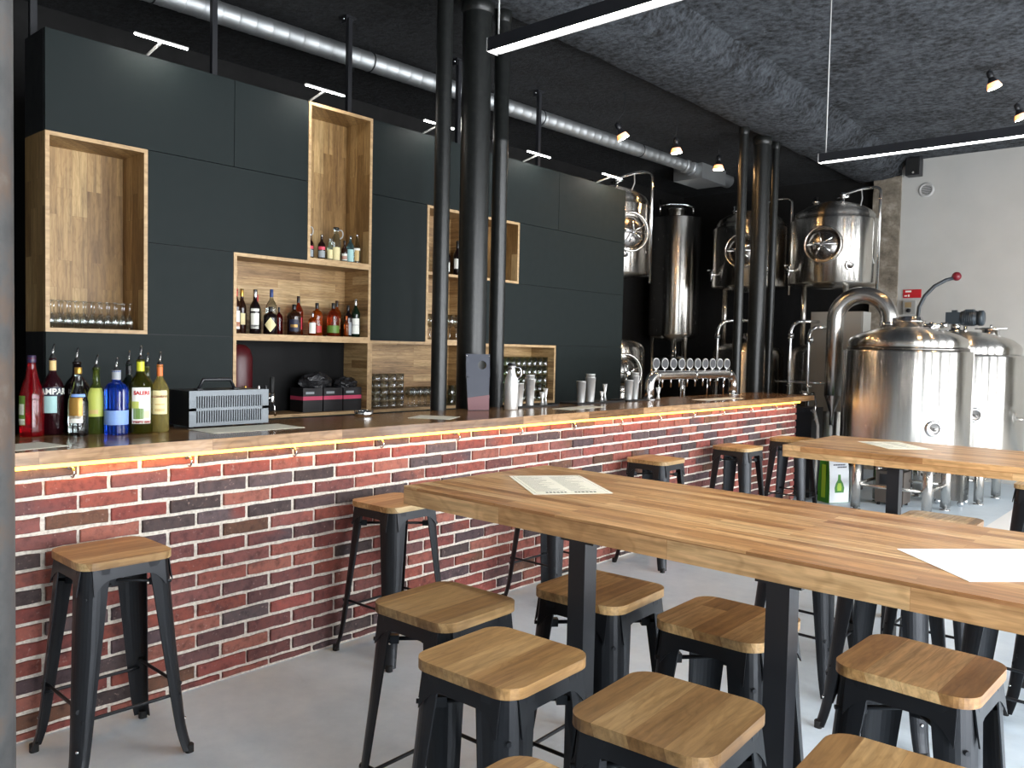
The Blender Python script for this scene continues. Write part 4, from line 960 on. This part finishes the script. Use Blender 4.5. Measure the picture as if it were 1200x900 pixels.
d = Vector((.75,.66,0)); m = M(); m.tube([tuple(d*-.27+Vector((0,0,3.69))), tuple(d*-.1+Vector((0,0,3.725))), tuple(d*.12+Vector((0,0,3.72))), tuple(d*.25+Vector((0,0,3.67)))], .024, 10); m.tube([tuple(d*-.25+Vector((0,0,3.56))),tuple(d*-.25+Vector((0,0,3.78)))], .014, 8); m.tube([tuple(d*.24+Vector((0,0,3.58))),tuple(d*.24+Vector((0,0,3.69)))], .018, 8); obj('lid_clamp', m, m_chrome, t)
legs(t, .31, 0, 1.80, 3, .03, a+.6)
m = M(); m.tube([(0,0,1.72),(0,0,1.3)], .045, 14); m.tube([(-.22,0,1.48),(.22,0,1.48)], .022, 10); m.tube([(.1,-.1,1.7),(.1,-.1,1.4)], .018, 8); m.lathe([(0,-.03),(.06,-.03),(.06,.03),(0,.03)], 16, org=(0,0,1.5)); obj('outlet_valve', m, m_chrome, t)
for pts, lb in [([(-5.06,9.7,0),(-5.06,9.72,1.82),(-5.045,9.74,1.90),(-5.0,9.77,1.955),(-4.93,9.83,1.975),(-4.72,10.0,1.978)],'bent steel pipe left of the far thin column'),
    ([(-3.937,9.33,0),(-3.94,9.35,1.82),(-3.925,9.37,1.89),(-3.88,9.41,1.935),(-3.80,9.48,1.942),(-3.72,9.62,1.942)],'bent steel pipe right of the far stout column'),
    ([(-3.64,9.187,0),(-3.66,9.19,1.77),(-3.65,9.21,1.83),(-3.61,9.25,1.862),(-3.56,9.30,1.865),(-3.50,9.55,1.866)],'bent steel pipe in front of the grey control cabinet')]:
    t = thing('steel_pipe', lb, 'pipe', pts[0]); o = Vector(pts[0])
    obj('tube', M().tube([tuple(Vector(p)-o) for p in pts], .02, 12), m_chrome, t)
    m = M(); e = Vector(pts[1])-o
    for z in (.93,1.2): m.lathe([(0,-.012),(.034,-.012),(.034,.012),(0,.012)], 14, org=(0,e.y*z/1.8,z))
    m.tube([(-.16,0,1.24),(.16,.06,1.24)], .012, 8); m.lathe([(0,-.03),(.035,-.03),(.035,.03),(0,.03)], 14, org=(.0,e.y,e.z-.05)); obj('clamp', m, m_chrome, t)
# grey control cabinet
t = thing('control_cabinet', 'grey steel control cabinet behind the curved vapour pipe', 'cabinet', (-3.53,9.78,0))
obj('housing', M().box(-.30,.30,-.12,.14,.9,2.06).bevel(.006,1), m_cab, t)
obj('door', M().box(-.285,.285,-.128,-.1205,.92,2.04).bevel(.002,1), m_cab, t)
obj('door_lock', M().lathe([(0,.006),(.014,.006),(.016,0)], 12, mtx=Matrix.Translation((.24,-.129,1.5)) @ Matrix.Rotation(PI/2,4,'X')), m_black, t)
for sx in (-.27,.27): obj('leg', M().box(sx-.02,sx+.02,-.1,.12,0,.9), m_black, t)
# dark pump housing at the end of the bar
t = thing('pump_unit', 'dark pump housing on the floor at the end of the bar', 'pump', (-3.62,8.98,0))
obj('housing', M().box(-.17,.17,-.16,.16,.05,.98).bevel(.01,2), m_black, t)
for sx in (-.14,.14):
    for sy in (-.13,.13): obj('foot', M().lathe([(0,0),(.02,0),(.02,.05),(0,.05)], 10, org=(sx,sy,0)), m_rubber, t)
m = M(); m.tube([(0,0,.98),(.02,0,1.12)], .025, 10); m.lathe([(0,-.03),(.05,-.03),(.05,.03),(0,.03)], 14, org=(.02,0,1.12)); m.tube([(.02,0,1.1),(.16,-.1,1.14),(.2,-.14,1.05),(.21,-.18,.85)], .014, 8); obj('valve', m, m_chrome, t)
t = thing('supply_hose', 'pale hose hanging down beside the end of the bar', 'hose', (-3.33,8.72,0)); 
obj('hose', M().tube([(-.12,.12,.96),(-.07,.06,.93),(-.01,.0,.80),(-.0,-.02,.62),(-.01,-.02,.3),(-.03,.0,.02)], .016, 10), m_plate, t)
obj('coupling', M().tube([(-.13,.13,.962),(-.10,.10,.952)], .022, 12), m_chrome, t)

# brew kettle with swan neck
K = Vector((-2.524,8.856,0)); r = .598; ak = camang(K.x,K.y)
t = thing('brew_kettle', 'big shiny steel brewing kettle with a swan neck vapour pipe', 'kettle', K)
obj('shell', M().lathe([(0,.50),(r*.5,.52),(r*.97,.56),(r,.59),(r,1.60),(r*.985,1.615),(r*.90,1.618)], 80), m_steel, t)
obj('dome', M().lathe([(r*.90,1.64),(r*.925,1.655),(r*.93,1.70),(r*.90,1.735),(r*.8,1.775),(r*.55,1.825),(r*.3,1.85),(0,1.858)], 80), m_steel, t)
obj('rim_flange', M().lathe([(r*.88,1.612),(r*.94,1.618),(r*.945,1.64),(r*.90,1.65)], 80), m_steel_dk, t)
lr = .47; a0 = math.atan2(8.53-K.y,-2.85-K.x)
legs(t, lr, 0, .58, 4, .047, a0)
for k in range(4):
    A = Vector((lr*math.cos(a0+PI/2*k), lr*math.sin(a0+PI/2*k), .26)); B = Vector((lr*math.cos(a0+PI/2*(k+1)), lr*math.sin(a0+PI/2*(k+1)), .26)); obj('cross_tube', M().tube([A,B], .017, 10), m_steel, t)
port(t, r, .885, ak+.43, .075)
# swan neck
pr_ = Vector((-2.76,9.05,0))-K; pl_ = Vector((-3.29,8.97,0))-K; mid = (pr_+pl_)/2; rad = (pr_-pl_).length/2; ud = (pr_-pl_).normalized(); zc = 1.93; rr = .088
pts = [tuple(pr_+Vector((0,0,1.72))), tuple(pr_+Vector((0,0,zc-.02)))]+arc(mid+Vector((0,0,zc)), rad, 0, PI, 20, ud)+[tuple(pl_+Vector((0,0,zc-.03))), tuple(pl_+Vector((0,0,1.12)))]
vp = obj('vapour_pipe', M().tube(pts, rr, 28), m_pipe, t)
obj('reducer_cone', M().lathe([(rr,1.12),(.03,.95),(.024,.94),(.024,.80),(0,.80)], 24, org=tuple(pl_)), m_pipe, vp)
m = M(); m.lathe([(rr,1.865),(rr*1.14,1.87),(rr*1.14,1.905),(rr,1.91)], 28, org=tuple(pr_)); m.box(rr,rr+.06,-.012,.012,1.875,1.90, Matrix.Translation(pr_)); obj('pipe_clamp', m, m_chrome, vp)
mh = Vector((-.02,.14,0)); m = M(); m.lathe([(.13,1.82),(.13,1.90),(.145,1.905),(.145,1.925),(.12,1.93),(.12,1.95),(.10,1.965),(0,1.97)], 32, org=(mh.x,mh.y,0)); obj('inspection_neck', m, m_chrome, t)
m = M(); b = Vector((.22,.0,1.80)); m.tube([b, b+Vector((0,0,.10))], .022, 10); m.tube([b+Vector((-.06,-.03,.07)), b+Vector((.10,.05,.07))], .018, 10); m.lathe([(0,0),(.035,0),(.035,.05),(0,.05)], 14, org=tuple(b+Vector((.10,.05,.05)))); obj('spray_valve', m, m_chrome, t)
t2 = thing('lever_arm', 'curved dark lever with a round red knob beside the stone pier', 'lever', (-2.93,10.62,0))
obj('arm', M().tube([(0,0,0),(0,.02,1.9),(.01,.04,2.155),(.06,.07,2.287),(.143,.15,2.408),(.24,.25,2.485),(.317,.30,2.512)], .022, 10), m_motor, t2)
obj('base_plate', M().box(-.08,.08,-.08,.08,0,.012).bevel(.003,1), m_motor, t2)
m = M(); bmesh.ops.create_uvsphere(m.bm, u_segments=20, v_segments=12, radius=.053, matrix=Matrix.Translation((.34,.31,2.53)))
for f in m.bm.faces: f.smooth = True
obj('knob', m, pm('dark_red_knob',srgb(120,30,44),.35), t2)
# second tank
T2_ = Vector((-2.315,10.16,0)); r = .615; a2 = camang(T2_.x,T2_.y)
t = thing('mash_tank', 'second steel brewing tank with a motor on its lid, behind the kettle', 'tank', T2_)
obj('shell', M().lathe([(0,.46),(r*.5,.48),(r*.97,.52),(r,.55),(r,1.57),(r*.98,1.59),(r*.92,1.595)], 80), m_steel, t)
obj('dome', M().lathe([(r*.92,1.60),(r*.93,1.66),(r*.90,1.70),(r*.78,1.76),(r*.5,1.82),(r*.2,1.85),(0,1.855)], 80), m_steel, t)
lr = .44; a0 = math.atan2(9.80-T2_.y,-2.0-T2_.x); legs(t, lr, 0, .54, 4, .047, a0)
for k in range(4):
    A = Vector((lr*math.cos(a0+PI/2*k), lr*math.sin(a0+PI/2*k), .25)); B = Vector((lr*math.cos(a0+PI/2*(k+1)), lr*math.sin(a0+PI/2*(k+1)), .25)); obj('cross_tube', M().tube([A,B], .017, 10), m_steel, t)
port(t, r, .965, a2+.22, .075)
valve(t, r, .92, a2+1.15, .12)
mo = M(); mo.box(-.17,-.03,-.075,.075,1.93,2.06).bevel(.012,2); mo.lathe([(0,-.06),(.075,-.06),(.08,-.05),(.08,.10),(.06,.115),(0,.115)], 24, mtx=Matrix.Translation((.03,0,1.995)) @ Matrix.Rotation(PI/2,4,'Y')); mo.box(-.12,-.07,-.03,.03,2.06,2.085); mo.box(.02,.10,-.05,.05,2.06,2.09)
mt = obj('motor', mo, m_motor, t)
m = M()
for k in range(6): m.lathe([(.081,0),(.09,.001),(.09,.005),(.081,.006)], 24, mtx=Matrix.Translation((.0+.02*k,0,1.995)) @ Matrix.Rotation(PI/2,4,'Y'))
m.lathe([(.0,0),(.085,0),(.085,.045),(.07,.055),(0,.055)], 24, mtx=Matrix.Translation((.145,0,1.995)) @ Matrix.Rotation(PI/2,4,'Y')); obj('cooling_fins', m, m_motor, mt)
obj('gear_neck', M().lathe([(.10,1.84),(.10,1.86),(.05,1.87),(.05,1.93),(.07,1.935)], 20, org=(-.08,0,0)), m_chrome, t)
m = M(); m.tube([(-.35,-.1,1.84),(-.28,-.06,1.89),(-.15,-.02,1.91)], .018, 8); obj('lid_hinge', m, m_chrome, t); obj('lid_nozzle', M().tube([(-.34,.06,1.80),(-.34,.06,1.88)], .02, 8), m_chrome, t); obj('lid_nozzle', M().tube([(.05,-.15,1.80),(.05,-.15,1.90)], .02, 8), m_chrome, t)
m = M(); m.lathe([(.09,1.74),(.09,1.87),(.105,1.875),(.105,1.885),(0,1.89)], 24, org=(.22,.24,0)); m.tube([(.06,.24,1.89),(.38,.24,1.89)], .010, 8); m.tube([(.22,.24,1.89),(.22,.24,1.93)], .012, 8); obj('manhole', m, m_chrome, t)
# floor unit between the tanks
t = thing('steel_trolley', 'low stainless box on castors under the two brewing tanks', 'trolley', (-2.22,9.62,0))
obj('box', M().box(-.16,.12,-.12,.12,.06,.40).bevel(.004,1), m_steel, t)
for i in range(5):
    for j in range(4): obj('perforation', M().lathe([(0,.001),(.010,.001)], 8, mtx=Matrix.Translation((.1205,-.08+.05*j,.12+.06*i)) @ Matrix.Rotation(PI/2,4,'Y')), m_black, t)
m = M()
for k in range(9): m.box(-.15+.032*k,-.138+.032*k,-.123,-.12,.33,.39)
obj('vent', m, m_black, t)
for sx in (-.13,.09):
    for sy in (-.09,.09): obj('castor', M().lathe([(0,-.01),(.028,-.01),(.03,0),(.028,.01),(0,.01)], 14, mtx=Matrix.Translation((sx,sy,.03)) @ Matrix.Rotation(PI/2,4,'X')).box(sx-.012,sx+.012,sy-.016,sy-.011,.03,.06).box(sx-.012,sx+.012,sy+.011,sy+.016,.03,.06), m_chrome, t)
t = thing('burner_unit', 'grey gas burner box on the floor beneath the kettle', 'burner', (-2.68,9.12,0))
obj('housing', M().box(-.14,.14,-.12,.12,.03,.36).bevel(.01,2), pm('brown_grey_enamel',srgb(84,76,70)), t)
obj('panel', M().box(-.1,.1,-.124,-.1205,.22,.33), m_black, t); obj('gas_pipe', M().tube([(0,0,.36),(0,0,.46)], .04, 14), m_chrome, t)
for sx in (-.11,.11):
    for sy in (-.09,.09): obj('foot', M().lathe([(0,0),(.018,0),(.018,.03),(0,.03)], 10, org=(sx,sy,0)), m_rubber, t)

# carrier bag
t = thing('carrier_bag', 'green and white printed carrier bag standing on the floor left of the kettle legs', 'bag', (-3.186,8.81,0), 1.05); m_grn = plain('bag_green', srgb(58,124,34), .5); m_grn2 = plain('bag_lime', srgb(150,186,40), .5); m_bw = plain('bag_white', srgb(222,226,230), .45)
w2, dd, hh = .125, .09, .46
def bagside(m, P): m.loft([P, [Vector(p)+Vector((0,0,0)) for p in P]])
m = M(); L = []
for z, sx, sy in ((0,1,1),(.15,1.02,1.0),(.32,1,.9),(.46,.98,.7)): L.append([(-w2*sx,-dd*sy,z),(w2*sx,-dd*sy,z),(w2*sx+.004,0,z),(w2*sx,dd*sy,z),(-w2*sx,dd*sy,z),(-w2*sx+.02*(z/.46),0,z)])
m.loft(L); obj('body', m, m_grn, t)
def fz(z): return -dd*(1.0 if z < .15 else 1-.1*(z-.15)/.17 if z < .32 else .9-.2*(z-.32)/.14)-.0025
m = M(); zs = [.005,.15,.32,.455]; m.loft([[(-w2*.98,fz(z),z),(w2*.98,fz(z),z),(w2*.98,fz(z)+.002,z),(-w2*.98,fz(z)+.002,z)] for z in zs]); tag(obj('front_print', m, m_bw, t), 'white printed front')
m = M()
def leaf(cx, z, a, L, wd):
    P = [Vector((cx+L*k/8*math.cos(a)-wd*math.sin(PI*k/8)*math.sin(a), 0, z+L*k/8*math.sin(a)+wd*math.sin(PI*k/8)*math.cos(a))) for k in range(9)]+[Vector((cx+L*k/8*math.cos(a)+wd*math.sin(PI*k/8)*math.sin(a), 0, z+L*k/8*math.sin(a)-wd*math.sin(PI*k/8)*math.cos(a))) for k in range(7,0,-1)]
    m.loft([[Vector((p.x, fz(max(.01,p.z))-d_, p.z)) for p in P] for d_ in (.0005,.0018)])
def blob(P): m.loft([[Vector((x, fz(max(.01,z))-d_, z)) for x, z in P] for d_ in (.0005,.0018)])
blob([(-.055,.11),(.055,.11),(.062,.16),(.045,.21),(.02,.245),(.016,.30),(-.016,.30),(-.02,.245),(-.045,.21),(-.062,.16)])
obj('shape_print', m, m_grn, t); m = M(); blob([(-.026,.13),(.026,.13),(.03,.17),(.018,.21),(-.018,.21),(-.03,.17)]); obj('shape_print', m, m_grn2, t)
m = M()
for zz, xa, xb in ((.395,-.07,.07),(.37,-.02,.09)):
    x = xa
    while x < xb: m.box(x, x+.012, fz(zz)-.0015, fz(zz), zz, zz+.014); x += .017
obj('print_marks', m, NV, t)
m = M(); m.box(-w2*1.02-.003,-w2*1.02-.001,-.03,.03,.05,.40); obj('side_stripe', m, m_grn2, t)
for s in (-1,1): obj('handle', M().tube([(-.05,s*dd*.6,.455),(-.045,s*dd*.45,.52),(0,s*dd*.4,.545),(.045,s*dd*.45,.52),(.05,s*dd*.6,.455)], .006, 8), m_grn, t)

# things on the white wall
t = thing('wall_speaker', 'small black loudspeaker high in the corner of the white wall', 'speaker', (-3.31,11.62,4.035))
obj('cabinet', M().box(-.085,.085,-.09,.07,-.115,.115).bevel(.012,2), m_black, t)
obj('grille', M().box(-.07,.07,-.094,-.0905,-.10,.10), m_rubber, t)
obj('bracket', M().box(-.02,.02,.07,.13,-.03,.03).box(-.10,-.085,-.02,.1,-.02,.02), m_black, t)
tag(obj('logo_dot', M().lathe([(0,.003),(.012,.002),(.014,0)], 12, mtx=Matrix.Translation((.01,-.095,-.082)) @ Matrix.Rotation(PI/2,4,'X')), m_plate, t), 'small round pale badge')
t = thing('wall_vent', 'round white air vent on the white wall below the speaker', 'vent', (-3.19,YB,3.75))
T = Matrix.Rotation(PI/2,4,'X')
obj('rim', M().lathe([(.062,.004),(.07,.018),(.088,.016),(.098,0)], 28, mtx=T), m_plate, t)
obj('grille', M().lathe([(0,.006),(.062,.006)], 28, mtx=T), pm('vent_dark',srgb(70,70,70)), t)
m = M()
for k in range(-3,4): h_ = math.sqrt(max(.0001,.06**2-(k*.017)**2)); m.box(-h_,h_,-.014,-.006,k*.017-.004,k*.017+.004)
obj('slat', m, m_plate, t)
t = thing('safety_sign', 'small red sign with white print on the white wall beside the pier', 'sign', (-3.31,YB,2.395))
obj('plate', M().box(-.113,.113,-.008,0,-.056,.056).bevel(.002,1), m_red, t)
obj('print', M().box(-.085,-.01,-.0095,-.008,.02,.042).box(-.095,-.06,-.0095,-.008,-.035,-.02).box(-.05,-.03,-.0095,-.008,-.04,-.01), W, t)
t = thing('wall_switch', 'grey electrical switch box mounted below the red sign', 'switch', (-3.33,YB,2.21))
obj('box', M().box(-.075,.075,-.05,0,-.09,.09).bevel(.006,2), m_cab, t); obj('knob', M().lathe([(.028,0),(.028,.02),(.02,.026),(0,.026)], 16, mtx=Matrix.Translation((0,-.05,-.04)) @ T), m_black, t); obj('lid', M().box(-.05,.03,-.054,-.0505,.0,.07), pm('amber_lid',srgb(150,130,96),.4), t)
# pale strip over the floor, stand-in for an unidentified bright patch by the tanks
struct('floor_strip', M().box(-1.70,XR,8.0,10.9,.0,.002), plain('white_floor_strip', srgb(238,238,236), .5))

# ------------------------------------------------------------------ view
sc = bpy.context.scene
sc.view_settings.view_transform = 'Standard'; sc.view_settings.look = 'None'; sc.view_settings.exposure = 1.22; sc.view_settings.gamma = 1; sc.view_settings.use_curve_mapping = False
